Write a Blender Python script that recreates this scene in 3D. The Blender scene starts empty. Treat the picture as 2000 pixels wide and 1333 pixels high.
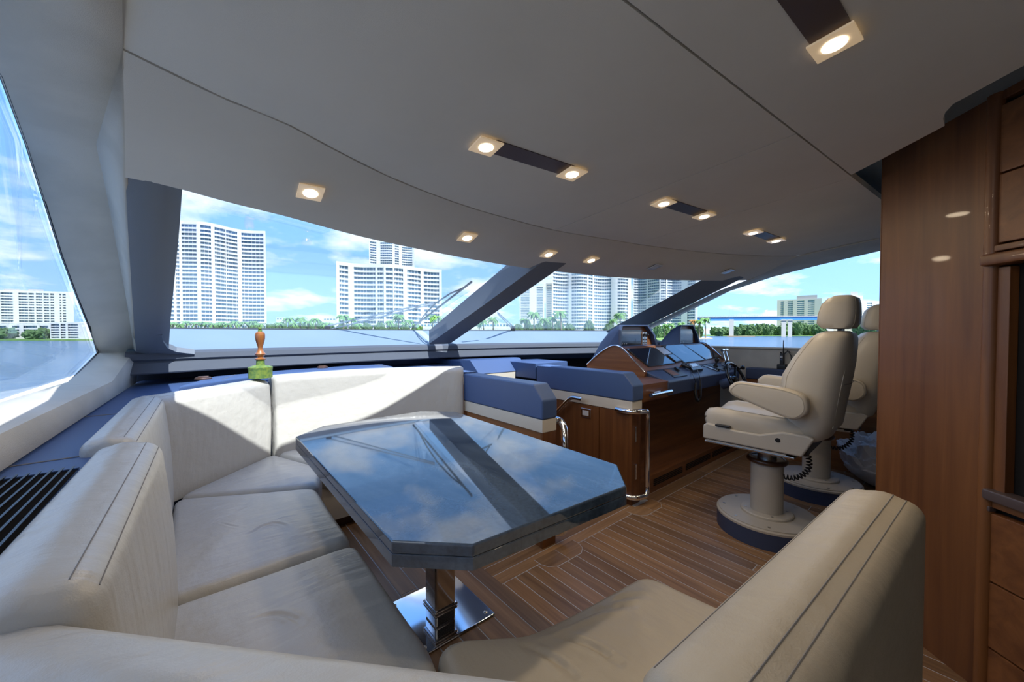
import bpy, bmesh, math, random
from mathutils import Vector, Matrix
import numpy as np
random.seed(7)
SC = bpy.context.scene
COL = SC.collection
# ------------------------------------------------------------------ camera
F, CX, CY, H = 735.0, 1000.0, 666.5, 1.36          # focal length in px of the 2000x1333 frame, eye height above cabin sole
YAW, PIT = math.radians(39.7), math.atan(14.5 / 735.0)
cam = bpy.data.cameras.new('camera'); camo = bpy.data.objects.new('camera', cam); COL.objects.link(camo)
cam.sensor_width = 36.0; cam.lens = 36.0 * F / 2000.0; cam.clip_start = 0.02; cam.clip_end = 6000
camo.location = (0, 0, H); camo.rotation_euler = (math.pi / 2 - PIT, 0, -YAW)
SC.camera = camo
SC.view_settings.view_transform = 'Standard'; SC.view_settings.look = 'None'
SC.view_settings.exposure = 0.36; SC.view_settings.gamma = 1.0
# ------------------------------------------------------------------ sky and sun
SUN_DIR = Vector((0.06, -0.66, 1.0)).normalized()    # towards the sun
sl = bpy.data.lights.new('sun', 'SUN'); sl.energy = 9.5; sl.angle = math.radians(0.7); sl.color = (1, .97, .92)
so = bpy.data.objects.new('sun', sl); COL.objects.link(so)
so.rotation_euler = SUN_DIR.to_track_quat('Z', 'Y').to_euler(); so.location = (0, 0, 30)
W = bpy.data.worlds.new('sky'); SC.world = W; W.use_nodes = True
def sky_nodes():
    nt = W.node_tree; N = nt.nodes; L = nt.links
    bg = N['Background']
    tc = N.new('ShaderNodeTexCoord'); sep = N.new('ShaderNodeSeparateXYZ'); L.new(tc.outputs['Generated'], sep.inputs[0])
    rp = N.new('ShaderNodeValToRGB'); L.new(sep.outputs[2], rp.inputs[0])
    e = rp.color_ramp.elements
    e[0].position = 0.0; e[0].color = (.37, .60, .93, 1)
    e[1].position = 0.75; e[1].color = (.10, .28, .74, 1)
    m = e.new(.28); m.color = (.21, .46, .89, 1)
    # clouds: noise on a plane overhead so they shrink towards the horizon
    ad = N.new('ShaderNodeMath'); ad.operation = 'ADD'; ad.inputs[1].default_value = .22; L.new(sep.outputs[2], ad.inputs[0])
    dv = N.new('ShaderNodeVectorMath'); dv.operation = 'DIVIDE'
    cb = N.new('ShaderNodeCombineXYZ')
    for i in range(3): L.new(ad.outputs[0], cb.inputs[i])
    L.new(tc.outputs['Generated'], dv.inputs[0]); L.new(cb.outputs[0], dv.inputs[1])
    mp = N.new('ShaderNodeMapping'); mp.inputs['Location'].default_value = (5.6, 2.9, .4); L.new(dv.outputs[0], mp.inputs[0])
    n1 = N.new('ShaderNodeTexNoise'); n1.inputs['Scale'].default_value = 1.9; n1.inputs['Detail'].default_value = 9; n1.inputs['Roughness'].default_value = .56
    L.new(mp.outputs[0], n1.inputs[0])
    cr = N.new('ShaderNodeValToRGB'); cr.color_ramp.elements[0].position = .48; cr.color_ramp.elements[1].position = .66
    L.new(n1.outputs[0], cr.inputs[0])
    mx = N.new('ShaderNodeMixRGB'); L.new(cr.outputs[0], mx.inputs[0]); L.new(rp.outputs[0], mx.inputs[1]); mx.inputs[2].default_value = (.97, .98, 1.0, 1)
    L.new(mx.outputs[0], bg.inputs[0]); bg.inputs[1].default_value = 1.55
sky_nodes()

# ------------------------------------------------------------------ helpers
def V(*a): return Vector(a)
def ray(u, v):
    x = (u - CX) / F; y = (CY - v) / F
    fw = V(math.sin(YAW) * math.cos(PIT), math.cos(YAW) * math.cos(PIT), -math.sin(PIT))
    rt = V(math.cos(YAW), -math.sin(YAW), 0); up = rt.cross(fw)
    return fw + x * rt + y * up
EYE = V(0, 0, H)
def at(u, v, x=None, y=None, z=None, n=None, p=None, d=None):
    """point of the place seen at photo pixel (u, v), on the plane x=, y=, z=, (n, p) or at depth d"""
    r = ray(u, v)
    if x is not None: t = x / r.x
    elif y is not None: t = y / r.y
    elif z is not None: t = (z - H) / r.z
    elif d is not None: t = d
    else: t = n.dot(Vector(p) - EYE) / n.dot(r)
    return EYE + t * r
def interp(x, xs, ys): return float(np.interp(x, xs, ys))

def matw(parent):
    m = Matrix.Identity(4)
    while parent is not None:
        m = (Matrix.Translation(parent.location) @ parent.rotation_euler.to_matrix().to_4x4()) @ m
        parent = parent.parent
    return m
def fin(name, bm, mat, parent=None, smooth=35, kind=None):
    """one mesh object; the bmesh is in world space"""
    bmesh.ops.remove_doubles(bm, verts=bm.verts, dist=1e-6)
    bmesh.ops.recalc_face_normals(bm, faces=bm.faces)
    if parent is not None: bm.transform(matw(parent).inverted())
    me = bpy.data.meshes.new(name); bm.to_mesh(me); bm.free()
    me.materials.append(MATS[mat] if isinstance(mat, str) else mat)
    if smooth:
        for p in me.polygons: p.use_smooth = True
        me.set_sharp_from_angle(angle=math.radians(smooth))
    o = bpy.data.objects.new(name, me); COL.objects.link(o)
    if parent is not None: o.parent = parent
    if smooth and smooth <= 45: wn_ = o.modifiers.new('weighted', 'WEIGHTED_NORMAL'); wn_.keep_sharp = True
    if kind: o['kind'] = kind
    return o
def thing(name, label, cat, loc=(0, 0, 0), rz=0, group=None):
    o = bpy.data.objects.new(name, None); COL.objects.link(o); o.location = loc; o.rotation_euler = (0, 0, rz); o.empty_display_size = .1
    return tag(o, label, cat, group)
def tag(o, label, cat, group=None):
    o['label'] = label; o['category'] = cat
    if group: o['group'] = group
    return o
def struct(o, label=None):
    o['kind'] = 'structure'
    if label: o['label'] = label
    return o
def sempty(name, loc=(0, 0, 0)):
    o = bpy.data.objects.new(name, None); COL.objects.link(o); o.location = loc; o['kind'] = 'structure'; return o
def dup(root, loc=None, rz=None, scale=None, label=None):
    r = root.copy(); COL.objects.link(r)
    if loc is not None: r.location = loc
    if rz is not None: r.rotation_euler = (0, 0, rz)
    if scale is not None: r.scale = (scale,) * 3 if not hasattr(scale, '__len__') else scale
    if label: r['label'] = label
    for ch in root.children:
        c = ch.copy(); COL.objects.link(c); c.parent = r
        for g in ch.children:
            d = g.copy(); COL.objects.link(d); d.parent = c
    return r
def place(name, me_from, loc, parent=None, rot=(0, 0, 0), scale=(1, 1, 1)):
    o = bpy.data.objects.new(name, me_from.data); COL.objects.link(o); o.location = loc; o.rotation_euler = rot; o.scale = scale
    if parent: o.parent = parent
    return o
BM = bmesh.new
def face(bm, pts): return bm.faces.new([bm.verts.new(p) for p in pts])
def bevel_new(bm, n0e, bev, seg, ang=20):
    bm.edges.ensure_lookup_table()
    es = []
    for e in bm.edges[n0e:]:
        if len(e.link_faces) == 2 and e.calc_face_angle(0) > math.radians(ang): es.append(e)
    if es: bmesh.ops.bevel(bm, geom=es, offset=bev, segments=seg, affect='EDGES', profile=.5)
def box(bm, lo, hi, bev=0, seg=2):
    n0 = len(bm.edges)
    c = [(x, y, z) for x in (lo[0], hi[0]) for y in (lo[1], hi[1]) for z in (lo[2], hi[2])]
    v = [bm.verts.new(p) for p in c]
    for f in ((0, 1, 3, 2), (4, 6, 7, 5), (0, 4, 5, 1), (2, 3, 7, 6), (0, 2, 6, 4), (1, 5, 7, 3)): bm.faces.new([v[i] for i in f])
    if bev: bmesh.ops.recalc_face_normals(bm, faces=bm.faces); bevel_new(bm, n0, bev, seg)
    return bm
def prism(bm, pts, vec, bev=0, seg=2):
    n0 = len(bm.edges); vec = Vector(vec)
    a = [bm.verts.new(p) for p in pts]; b = [bm.verts.new(Vector(p) + vec) for p in pts]
    bm.faces.new(a); bm.faces.new(b[::-1])
    for i in range(len(a)): j = (i + 1) % len(a); bm.faces.new((a[i], b[i], b[j], a[j]))
    if bev: bmesh.ops.recalc_face_normals(bm, faces=bm.faces); bevel_new(bm, n0, bev, seg)
    return bm
def loft(bm, rings, caps=True, closed=True, loop=False):
    R = [[bm.verts.new(p) for p in r] for r in rings]; n = len(R[0])
    m = len(R) if loop else len(R) - 1
    for i in range(m):
        a, b = R[i], R[(i + 1) % len(R)]
        for j in range(n if closed else n - 1):
            k = (j + 1) % n; bm.faces.new((a[j], a[k], b[k], b[j]))
    if caps and closed and not loop: bm.faces.new(R[0][::-1]); bm.faces.new(R[-1])
    return bm
def frames(path, closed=False):
    n = len(path); T = []
    for i in range(n):
        a = path[(i - 1) % n] if (closed or i) else path[0]; b = path[(i + 1) % n] if (closed or i < n - 1) else path[-1]
        T.append((Vector(b) - Vector(a)).normalized())
    r = V(0, 0, 1) if abs(T[0].z) < .9 else V(1, 0, 0)
    N = (r - T[0] * r.dot(T[0])).normalized(); out = []
    for t in T:
        N = (N - t * N.dot(t)).normalized(); out.append((t, N, t.cross(N)))
    return out
def tube(bm, path, r, n=10, closed=False, caps=True):
    path = [Vector(p) for p in path]; fr = frames(path, closed); rings = []
    for i, (p, (t, N, Bn)) in enumerate(zip(path, fr)):
        rr = r[i] if hasattr(r, '__len__') else r
        rings.append([p + (N * math.cos(a) + Bn * math.sin(a)) * rr for a in [2 * math.pi * k / n for k in range(n)]])
    return loft(bm, rings, caps, True, closed)
def fillet(pts, r, n=6):
    pts = [Vector(p) for p in pts]; out = [pts[0]]
    for i in range(1, len(pts) - 1):
        p = pts[i]; a = (pts[i - 1] - p); b = (pts[i + 1] - p); d = min(r, a.length * .49, b.length * .49)
        A = p + a.normalized() * d; C = p + b.normalized() * d
        for k in range(n + 1):
            t = k / n; out.append(A * (1 - t) ** 2 + p * 2 * t * (1 - t) + C * t * t)
    out.append(pts[-1]); return out
def fillet_poly(pts, r, n=4):
    pts = [Vector(p) for p in pts]; out = []; m = len(pts)
    for i in range(m):
        p = pts[i]; a = pts[i - 1] - p; b = pts[(i + 1) % m] - p; d = min(r, a.length * .45, b.length * .45)
        A = p + a.normalized() * d; C = p + b.normalized() * d
        for k in range(n + 1):
            t = k / n; out.append(A * (1 - t) ** 2 + p * 2 * t * (1 - t) + C * t * t)
    return out
def spline(pts, n=8):
    pts = [Vector(p) for p in pts]; out = []
    P = [pts[0] * 2 - pts[1]] + pts + [pts[-1] * 2 - pts[-2]]
    for i in range(1, len(P) - 2):
        for k in range(n):
            t = k / n; a, b, c, d = P[i - 1], P[i], P[i + 1], P[i + 2]
            out.append(.5 * ((2 * b) + (c - a) * t + (2 * a - 5 * b + 4 * c - d) * t * t + (3 * b - a - 3 * c + d) * t ** 3))
    out.append(pts[-1]); return out
def lathe(bm, prof, c, n=24, axis=None):
    c = Vector(c); ax = (axis or V(0, 0, 1)).normalized()
    r = V(1, 0, 0) if abs(ax.x) < .9 else V(0, 1, 0)
    A = (r - ax * r.dot(ax)).normalized(); Bq = ax.cross(A)
    rings = [[c + ax * z + (A * math.cos(2 * math.pi * k / n) + Bq * math.sin(2 * math.pi * k / n)) * max(rr, 1e-4) for k in range(n)] for rr, z in prof]
    return loft(bm, rings)
def sheet(bm, rows, thick=None):
    """rows of points -> surface, optionally with thickness along vector thick"""
    if thick is None: return loft(bm, rows, False, False)
    t = Vector(thick); R = [[bm.verts.new(p) for p in r] for r in rows]; S = [[bm.verts.new(Vector(p) + t) for p in r] for r in rows]
    n = len(R[0]); m = len(R)
    for i in range(m - 1):
        for j in range(n - 1):
            bm.faces.new((R[i][j], R[i][j + 1], R[i + 1][j + 1], R[i + 1][j])); bm.faces.new((S[i][j], S[i + 1][j], S[i + 1][j + 1], S[i][j + 1]))
    for i in range(m - 1):
        for j in (0, n - 1): bm.faces.new((R[i][j], R[i + 1][j], S[i + 1][j], S[i][j]))
    for j in range(n - 1):
        for i in (0, m - 1): bm.faces.new((R[i][j], S[i][j], S[i][j + 1], R[i][j + 1]))
    return bm
def resample(P, n):
    L = [0]
    for a, b in zip(P, P[1:]): L.append(L[-1] + (b - a).length)
    out = []
    for k in range(n):
        s = L[-1] * k / (n - 1); i = max(j for j in range(len(L)) if L[j] <= s + 1e-9); i = min(i, len(P) - 2)
        t = (s - L[i]) / (L[i + 1] - L[i]); out.append(P[i].lerp(P[i + 1], t))
    return out
def pillow(bm, poly, z0, z1, r=.04, crown=.015, corner=.05, dense=0, creases=()):
    """upholstered block on a plan polygon: rounded rim, slightly crowned top"""
    P = fillet_poly([V(p[0], p[1], 0) for p in poly], corner, 4)
    if dense: P = resample(P + [P[0]], dense + 1)[:-1]
    c = sum(P, V(0, 0, 0)) / len(P); rings = []
    def ring(ins, z): return [V(*(p + (c - p).normalized() * ins).xy, z) for p in P]
    rings.append(ring(r * .4, z0)); rings.append(ring(0, z0 + r * .4))
    for k in range(6):
        a = math.pi / 2 * k / 5; rings.append(ring(r * (1 - math.cos(a)), z1 - r + r * math.sin(a)))
    for f in ((.25, .5, .75) if not dense else [k / 60 for k in range(1, 60)]): rings.append([c.lerp(p, 1 - f).xy.to_3d() + V(0, 0, z1 + crown * math.sin(f * math.pi / 2)) for p in ring(r, 0)])
    def dseg(p, a, b):
        ab = b - a; t = max(0, min(1, (p - a).dot(ab) / max(ab.length_squared, 1e-9))); return (p - a - ab * t).length
    for poly_, wd, A in creases:
        Q = [V(q.x, q.y, 0) for q in spline(poly_, 3)]; cc = sum(Q, V(0, 0, 0)) / len(Q); rad = max((q - cc).length for q in Q) + wd * 5
        for R_ in rings[7:]:
            for i, p in enumerate(R_):
                pf = V(p.x, p.y, 0)
                if (pf - cc).length > rad: continue
                d, k_ = min((dseg(pf, a, b), k2) for k2, (a, b) in enumerate(zip(Q, Q[1:])))
                A_k = A * math.sin(math.pi * (k_ + .5) / (len(Q) - 1)) ** .7
                p.z += A_k * (.8 * math.exp(-((d - 1.7 * wd) / wd) ** 2) - math.exp(-(d / wd) ** 2))
    return loft(bm, rings)
# ------------------------------------------------------------------ materials
MATS = {}
def mat(name, col, rough=.5, metal=0, spec=.5, coat=0, emit=None, bump=None, var=None, ior=1.5, aniso=None, sheen=0):
    """principled material; bump=(scale, strength[, stretch]) ; var=(scale, colour2, lo, hi[, stretch])"""
    m = bpy.data.materials.new(name); m.use_nodes = True; nt = m.node_tree; N = nt.nodes; L = nt.links; b = N['Principled BSDF']
    b.inputs['Base Color'].default_value = (*col, 1); b.inputs['Roughness'].default_value = rough; b.inputs['Metallic'].default_value = metal
    b.inputs['Specular IOR Level'].default_value = spec; b.inputs['Coat Weight'].default_value = coat; b.inputs['IOR'].default_value = ior
    b.inputs['Coat Roughness'].default_value = .04
    if sheen: b.inputs['Sheen Weight'].default_value = sheen
    if emit: b.inputs['Emission Color'].default_value = (*emit[0], 1); b.inputs['Emission Strength'].default_value = emit[1]
    tc = N.new('ShaderNodeTexCoord')
    def noise(scale, stretch=None, detail=4):
        mp = N.new('ShaderNodeMapping'); L.new(tc.outputs['Object'], mp.inputs[0])
        if stretch: mp.inputs['Scale'].default_value = stretch
        n = N.new('ShaderNodeTexNoise'); n.inputs['Scale'].default_value = scale; n.inputs['Detail'].default_value = detail; L.new(mp.outputs[0], n.inputs[0]); return n
    if var:
        n = noise(var[0], var[4] if len(var) > 4 else None, 6)
        r = N.new('ShaderNodeValToRGB'); r.color_ramp.elements[0].position = var[2]; r.color_ramp.elements[1].position = var[3]
        r.color_ramp.elements[0].color = (*col, 1); r.color_ramp.elements[1].color = (*var[1], 1)
        L.new(n.outputs[0], r.inputs[0]); L.new(r.outputs[0], b.inputs['Base Color'])
    if bump:
        bs = bump if isinstance(bump[0], tuple) else (bump,); prev = None
        for q in bs:
            n = noise(q[0], q[2] if len(q) > 2 else None, 3); bp = N.new('ShaderNodeBump'); bp.inputs['Strength'].default_value = q[1]; bp.inputs['Distance'].default_value = .01 if len(q) < 4 else q[3]
            L.new(n.outputs[0], bp.inputs['Height'])
            if prev: L.new(prev.outputs[0], bp.inputs['Normal'])
            prev = bp
        L.new(prev.outputs[0], b.inputs['Normal'])
    MATS[name] = m; return m
def glassmat(name, tint, refl=1.0, ior=1.45):
    m = bpy.data.materials.new(name); m.use_nodes = True; nt = m.node_tree; N = nt.nodes; L = nt.links
    N.remove(N['Principled BSDF']); out = N['Material Output']
    t = N.new('ShaderNodeBsdfTransparent'); t.inputs[0].default_value = (*tint, 1)
    g = N.new('ShaderNodeBsdfGlossy'); g.inputs['Roughness'].default_value = .01; g.inputs[0].default_value = (1, 1, 1, 1)
    f = N.new('ShaderNodeFresnel'); f.inputs[0].default_value = ior
    mu = N.new('ShaderNodeMath'); mu.operation = 'MULTIPLY'; mu.inputs[1].default_value = refl; L.new(f.outputs[0], mu.inputs[0])
    mx = N.new('ShaderNodeMixShader'); L.new(mu.outputs[0], mx.inputs[0]); L.new(t.outputs[0], mx.inputs[1]); L.new(g.outputs[0], mx.inputs[2]); L.new(mx.outputs[0], out.inputs[0])
    MATS[name] = m
LB = ((420, .10), (14, .22, (1, 1, 1), .02), (5, .12, (2.2, 1, 1), .03), (26, .22, (.10, 1, .14), .02))
mat('leather', (.48, .468, .435), .32, spec=.5, bump=LB)
mat('leather_dim', (.42, .365, .28), .42, spec=.5, bump=((420, .10), (16, .3, (1, .3, 1), .02)))  # sofa leather darkened and warmed, dim aft light put into the colour
mat('chair_leather', (.54, .49, .405), .42, spec=.45, bump=((500, .08), (10, .12)))
mat('chair_back', (.34, .27, .19), .45, spec=.4, bump=((500, .08), (10, .12)))
mat('stitch', (.20, .19, .18), .8)
mat('stitch_light', (.42, .38, .31), .8)
mat('blue_leather', (.058, .105, .24), .45, spec=.45, bump=((600, .12),))
mat('navy', (.040, .060, .125), .42, spec=.45, bump=((600, .12),))
mat('frame_vinyl', (.19, .21, .24), .62, spec=.3, bump=((500, .2),))
mat('sill_vinyl', (.19, .265, .34), .6, spec=.3, bump=((300, .25),), var=(2.5, (.205, .28, .355), .35, .65))
mat('frame_vinyl_shaded', (.085, .100, .130), .6, spec=.3, bump=((500, .2),))  # same vinyl as the pillars, shade put into the colour for the ledge
mat('ceiling', (.71, .68, .61), .9, spec=.15, bump=((700, .15),), var=(3, (.68, .65, .58), .4, .65))
mat('suede', (.63, .605, .54), .9, spec=.15, bump=((500, .2), (6, .2)), var=(5, (.57, .55, .49), .42, .62))
mat('cream', (.62, .58, .50), .5, bump=((400, .15),))
mat('dark', (.012, .011, .011), .8, spec=.2)
mat('black_plastic', (.015, .015, .017), .35)
mat('black_gloss', (.010, .010, .012), .08, spec=.6)
mat('screen', (.012, .016, .030), .05, spec=.8, coat=.5)
mat('chrome', (.80, .80, .82), .08, metal=1)
mat('brushed', (.55, .54, .52), .3, metal=1)
mat('bronze', (.22, .13, .10), .3, metal=.8)
mat('strip', (.10, .075, .075), .42, metal=.3)
mat('lamp_glass', (.85, .74, .58), .25, emit=((1, .70, .38), .22))
mat('lamp_glass_off', (.55, .56, .58), .2)
mat('lens', (1, .9, .75), .3, emit=((1, .86, .66), 6.0))
mat('lens_off', (.62, .66, .72), .15)
mat('roof', (.55, .56, .58), .6)
mat('plate_beige', (.46, .43, .375), .4)
mat('plastic_sheet', (.62, .63, .66), .35, spec=.6)
mat('rubber', (.03, .033, .038), .6)
glassmat('glass', (.93, .96, .98), .38)
def wood(name, c1, c2, axis, rough=.3, coat=.3, scale=1.0, fine=1.0):
    """fine straight grain running along axis (0, 1, 2)"""
    s = [16 * scale] * 3; s[axis] = .9 * scale
    m = mat(name, c1, rough, coat=coat)
    nt = m.node_tree; N = nt.nodes; L = nt.links; b = N['Principled BSDF']; tc = N.new('ShaderNodeTexCoord')
    oi = N.new('ShaderNodeObjectInfo')
    mp = N.new('ShaderNodeMapping'); L.new(tc.outputs['Object'], mp.inputs[0]); mp.inputs['Scale'].default_value = s
    sh = N.new('ShaderNodeVectorMath'); sh.operation = 'ADD'; L.new(mp.outputs[0], sh.inputs[0])
    cb = N.new('ShaderNodeMath'); cb.operation = 'MULTIPLY'; cb.inputs[1].default_value = 60; L.new(oi.outputs['Random'], cb.inputs[0]); L.new(cb.outputs[0], sh.inputs[1])
    n = N.new('ShaderNodeTexNoise'); n.inputs['Scale'].default_value = 1.0; n.inputs['Detail'].default_value = 7; n.inputs['Roughness'].default_value = .62; n.inputs['Distortion'].default_value = .6; L.new(sh.outputs[0], n.inputs[0])
    r = N.new('ShaderNodeValToRGB'); r.color_ramp.elements[0].position = .33; r.color_ramp.elements[1].position = .68
    r.color_ramp.elements[0].color = (*c1, 1); r.color_ramp.elements[1].color = (*c2, 1); L.new(n.outputs[0], r.inputs[0])
    hs = N.new('ShaderNodeHueSaturation'); L.new(r.outputs[0], hs.inputs['Color'])
    mr = N.new('ShaderNodeMapRange'); mr.inputs[3].default_value = 1 - .22 * fine; mr.inputs[4].default_value = 1 + .22 * fine; L.new(oi.outputs['Random'], mr.inputs[0]); L.new(mr.outputs[0], hs.inputs['Value'])
    L.new(hs.outputs[0], b.inputs['Base Color'])
    return m
wood('teak_y', (.16, .085, .040), (.30, .175, .088), 1, .42, 0, 1.6)
wood('teak_x', (.18, .098, .046), (.32, .19, .095), 0, .42, 0, 1.6)
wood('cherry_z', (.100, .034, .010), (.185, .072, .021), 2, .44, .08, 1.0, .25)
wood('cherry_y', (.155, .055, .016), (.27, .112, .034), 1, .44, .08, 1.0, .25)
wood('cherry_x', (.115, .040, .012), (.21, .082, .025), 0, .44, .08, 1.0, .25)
mat('cherry_dark', (.055, .020, .009), .3, coat=.3)
mat('caulk', (.42, .43, .46), .7)
mat('turned_wood', (.42, .16, .045), .28, coat=.5, var=(30, (.22, .06, .018), .35, .65, (1, 1, .3)))
mat('verdigris', (.20, .28, .05), .5, var=(60, (.10, .19, .05), .4, .6))
def marble():
    m = mat('blue_stone', (.10, .16, .27), .03, spec=.5, ior=1.9, coat=.0)
    nt = m.node_tree; N = nt.nodes; L = nt.links; b = N['Principled BSDF']; tc = N.new('ShaderNodeTexCoord')
    mp = N.new('ShaderNodeMapping'); L.new(tc.outputs['Object'], mp.inputs[0]); mp.inputs['Scale'].default_value = (3.2, 1.0, 3); mp.inputs['Rotation'].default_value = (0, 0, .5)
    n = N.new('ShaderNodeTexNoise'); n.inputs['Scale'].default_value = 2.2; n.inputs['Detail'].default_value = 9; n.inputs['Roughness'].default_value = .6; n.inputs['Distortion'].default_value = .9; L.new(mp.outputs[0], n.inputs[0])
    r = N.new('ShaderNodeValToRGB'); e = r.color_ramp.elements; e[0].position = .30; e[0].color = (.022, .038, .066, 1); e[1].position = .72; e[1].color = (.085, .125, .18, 1)
    L.new(n.outputs[0], r.inputs[0])
    n2 = N.new('ShaderNodeTexNoise'); n2.inputs['Scale'].default_value = 90; n2.inputs['Detail'].default_value = 4; L.new(tc.outputs['Object'], n2.inputs[0])
    mx = N.new('ShaderNodeMixRGB'); mx.blend_type = 'OVERLAY'; mx.inputs[0].default_value = .35; L.new(r.outputs[0], mx.inputs[1]); L.new(n2.outputs[0], mx.inputs[2]); L.new(mx.outputs[0], b.inputs['Base Color'])
marble()
# ================================================================== STRUCTURE
RZ = .18                       # raised dinette floor
# ---- cabin sole: base, teak planks
fl = BM(); box(fl, (1.083, -5, -.05), (5.3, 1.62, -.0012)); box(fl, (-.6, -5, -.05), (1.083, -.3, -.0012)); box(fl, (1.083, 1.62, -.05), (2.6, 1.86, -.0012)); box(fl, (2.6, 1.62, -.05), (5.3, 1.75, -.0012))
floor = struct(fin('floor', fl, 'caulk', None, 0))
G = .0028
def plank(parent, lo, hi, m, z): return fin('plank', box(BM(), (lo[0] + G, lo[1] + G, z - .012), (hi[0] - G, hi[1] - G, z)), m, parent, 0)
x = 1.09
while x < 5.2:
    w = .0835
    y1 = 1.585
    if x > 2.80: y1 = 1.572
    y0 = -.9 if x < 2.6 else -.3
    ys = [y0, random.uniform(.1, .9) if x > 1.3 else .4, y1]
    if x < 1.3: ys = [y0, y1]
    for a, b in zip(ys, ys[1:]): plank(floor, (x, a), (x + w, b), 'teak_y', 0)
    x += w
for k in range(3): plank(floor, (1.10, 1.585 + k * .084), (2.61, 1.585 + (k + 1) * .084), 'teak_x', 0)
plank(floor, (2.80, 1.572), (3.8, 1.69), 'teak_x', 0); plank(floor, (3.8, 1.572), (5.2, 1.69), 'teak_x', 0)
# shaped margin pieces round the feet of the two partition ends
for cx_ in (1.70, 2.665):
    def half(sg, e, z0, z1, gap):
        P = [(0, -e), (.10 + e * .3, -e), (.15 + e, .03), (.17 + e, .075), (.17 + e, .13), (0, .13)]
        P = [(cx_ + sg * (gap if abs(a_) < 1e-6 else a_), 1.50 + b_, z0) for a_, b_ in P]
        return prism(BM(), P, (0, 0, z1 - z0))
    for sg in (-1, 1):
        fin('caulk_line', half(sg, .004, .0002, .0008, 0), 'caulk', floor, 0)
        fin('margin_board', half(sg, 0, .0002, .0016, .0018), 'teak_x', floor, 0)
# ---- raised dinette platform
rf = BM(); box(rf, (-.1, -.3, -.02), (1.078, 3.0, RZ - .004)); rfl = struct(fin('floor_raised', rf, 'cherry_dark', None, 0))
rc = BM(); box(rc, (.3, -.2, RZ - .004), (1.076, 2.8, RZ - .0012)); fin('caulking', rc, 'caulk', rfl, 0)
x = 1.083
for k in range(9):
    w = .07 if k == 0 else .0835
    cuts = [-.2, 2.8] if k == 0 else [-.2, random.uniform(.6, 1.0), random.uniform(1.5, 2.2), 2.8]
    for a, b in zip(cuts, cuts[1:]):
        p = plank(rfl, (x - w, a), (x, b), 'teak_y', RZ)
        p.data.materials[0] = MATS['teak_y']
    x -= w
fin('riser', box(BM(), (1.076, -.2, -.004), (1.081, 1.66, RZ - .012)), 'cherry_x', rfl, 0)
fin('riser_moulding', box(BM(), (1.081, -.2, -.004), (1.095, 1.66, .055), .006), 'cherry_x', rfl)
# ---- stairwell down between the two partitions
st = sempty('floor_stairwell', (2.2, 2.6, -.8))
fin('landing', box(BM(), (1.7, 1.86, -.85), (2.7, 3.4, -.8)), 'teak_x', st, 0)
for k in range(3): fin('step', box(BM(), (1.77, 1.86 + k * .25, -.8), (2.6, 2.11 + k * .25, -.2 * (k + 1))), 'teak_x', st, 0)
# ---- ceiling: plane falling forward, curved front visor
NC = V(0, .084, 1); PC = (0, 0, 2.13)
def ceil(u, v): return at(u, v, n=NC, p=PC)
def cz(x, y, off=0): return V(x, y, 2.13 - .084 * y + off)
icp = [(240, 95), (330, 140), (445, 195), (557, 240), (650, 290), (760, 345), (860, 385), (950, 415), (1080, 449), (1180, 466), (1280, 482), (1400, 495), (1500, 500), (1555, 500)]
IC = spline([ceil(*q) for q in icp], 4)
xs_, ys_, zs_ = [p.x for p in IC], [p.y for p in IC], [p.z for p in IC]
o_ = sorted(range(len(xs_)), key=lambda i: xs_[i]); xs_ = [xs_[i] for i in o_]; ys_ = [ys_[i] for i in o_]; zs_ = [zs_[i] for i in o_]
def front(u, v, s=.3):
    x = 1.0
    for _ in range(60):
        i = V(x, interp(x, xs_, ys_), interp(x, xs_, zs_)); p = at(u, v, n=V(0, s, 1), p=i); x = .5 * x + .5 * p.x
    return p
fep = [(245, 345), (330, 362), (450, 395), (560, 422), (700, 460), (800, 482), (900, 502), (1000, 519), (1090, 530), (1200, 541), (1300, 546), (1400, 548), (1460, 547)]
FE = spline([front(*q) for q in fep], 4)
ICr, FEr = resample(IC, 60), resample(FE, 60)
ceiling = sempty('ceiling', (2, 0, 2.1))
bmv = BM(); rows = []
for k in range(7):
    t = .002 + .998 * k / 6; rows.append([a.lerp(b, t) + V(0, 0, -.003 - .012 * math.sin(math.pi * t)) for a, b in zip(ICr, FEr)])
sheet(bmv, rows, (0, 0, .03)); fin('visor_panel', bmv, 'ceiling', ceiling)
# main panels: seam across (aft), two fore and aft seams
SA, SB = V(.724, .487, 0), V(2.895, .309, 0)
def seam_y(x): return SA.y + (SB.y - SA.y) * (x - SA.x) / (SB.x - SA.x)
s1 = (ceil(1095, 445), ceil(1555, 262)); s2 = (ceil(1265, 470), ceil(1670, 345))
def xat(s, y): return s[0].x + (s[1].x - s[0].x) * (y - s[0].y) / (s[1].y - s[0].y)
def panel(xl, xr):
    """panel between two fore-aft lines xl(y), xr(y), from the cross seam to the inner curve"""
    rows = []
    for k in range(11):
        f = k / 10; row = []
        for j in range(9):
            g = j / 8
            # iterate the x at each end so that the edges lie on the seams
            X0 = xl(1.5) ; X1 = xr(1.5)
            for _ in range(20):
                xm = X0 + (X1 - X0) * f
                ya = seam_y(xm) + .003; yb = interp(xm, xs_, ys_) - .002
                y = ya + (yb - ya) * g
                X0, X1 = xl(y), xr(y)
            row.append(cz(X0 + (X1 - X0) * f, y))
        rows.append(row)
    return fin('ceiling_panel', sheet(BM(), rows, (0, 0, .03)), 'ceiling', ceiling)
panel(lambda y: -.128 + .02 * (1.26 - y) / .2 * .5, lambda y: xat(s1, y) - .0025)
panel(lambda y: xat(s1, y) + .0025, lambda y: xat(s2, y) - .0025)
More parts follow.
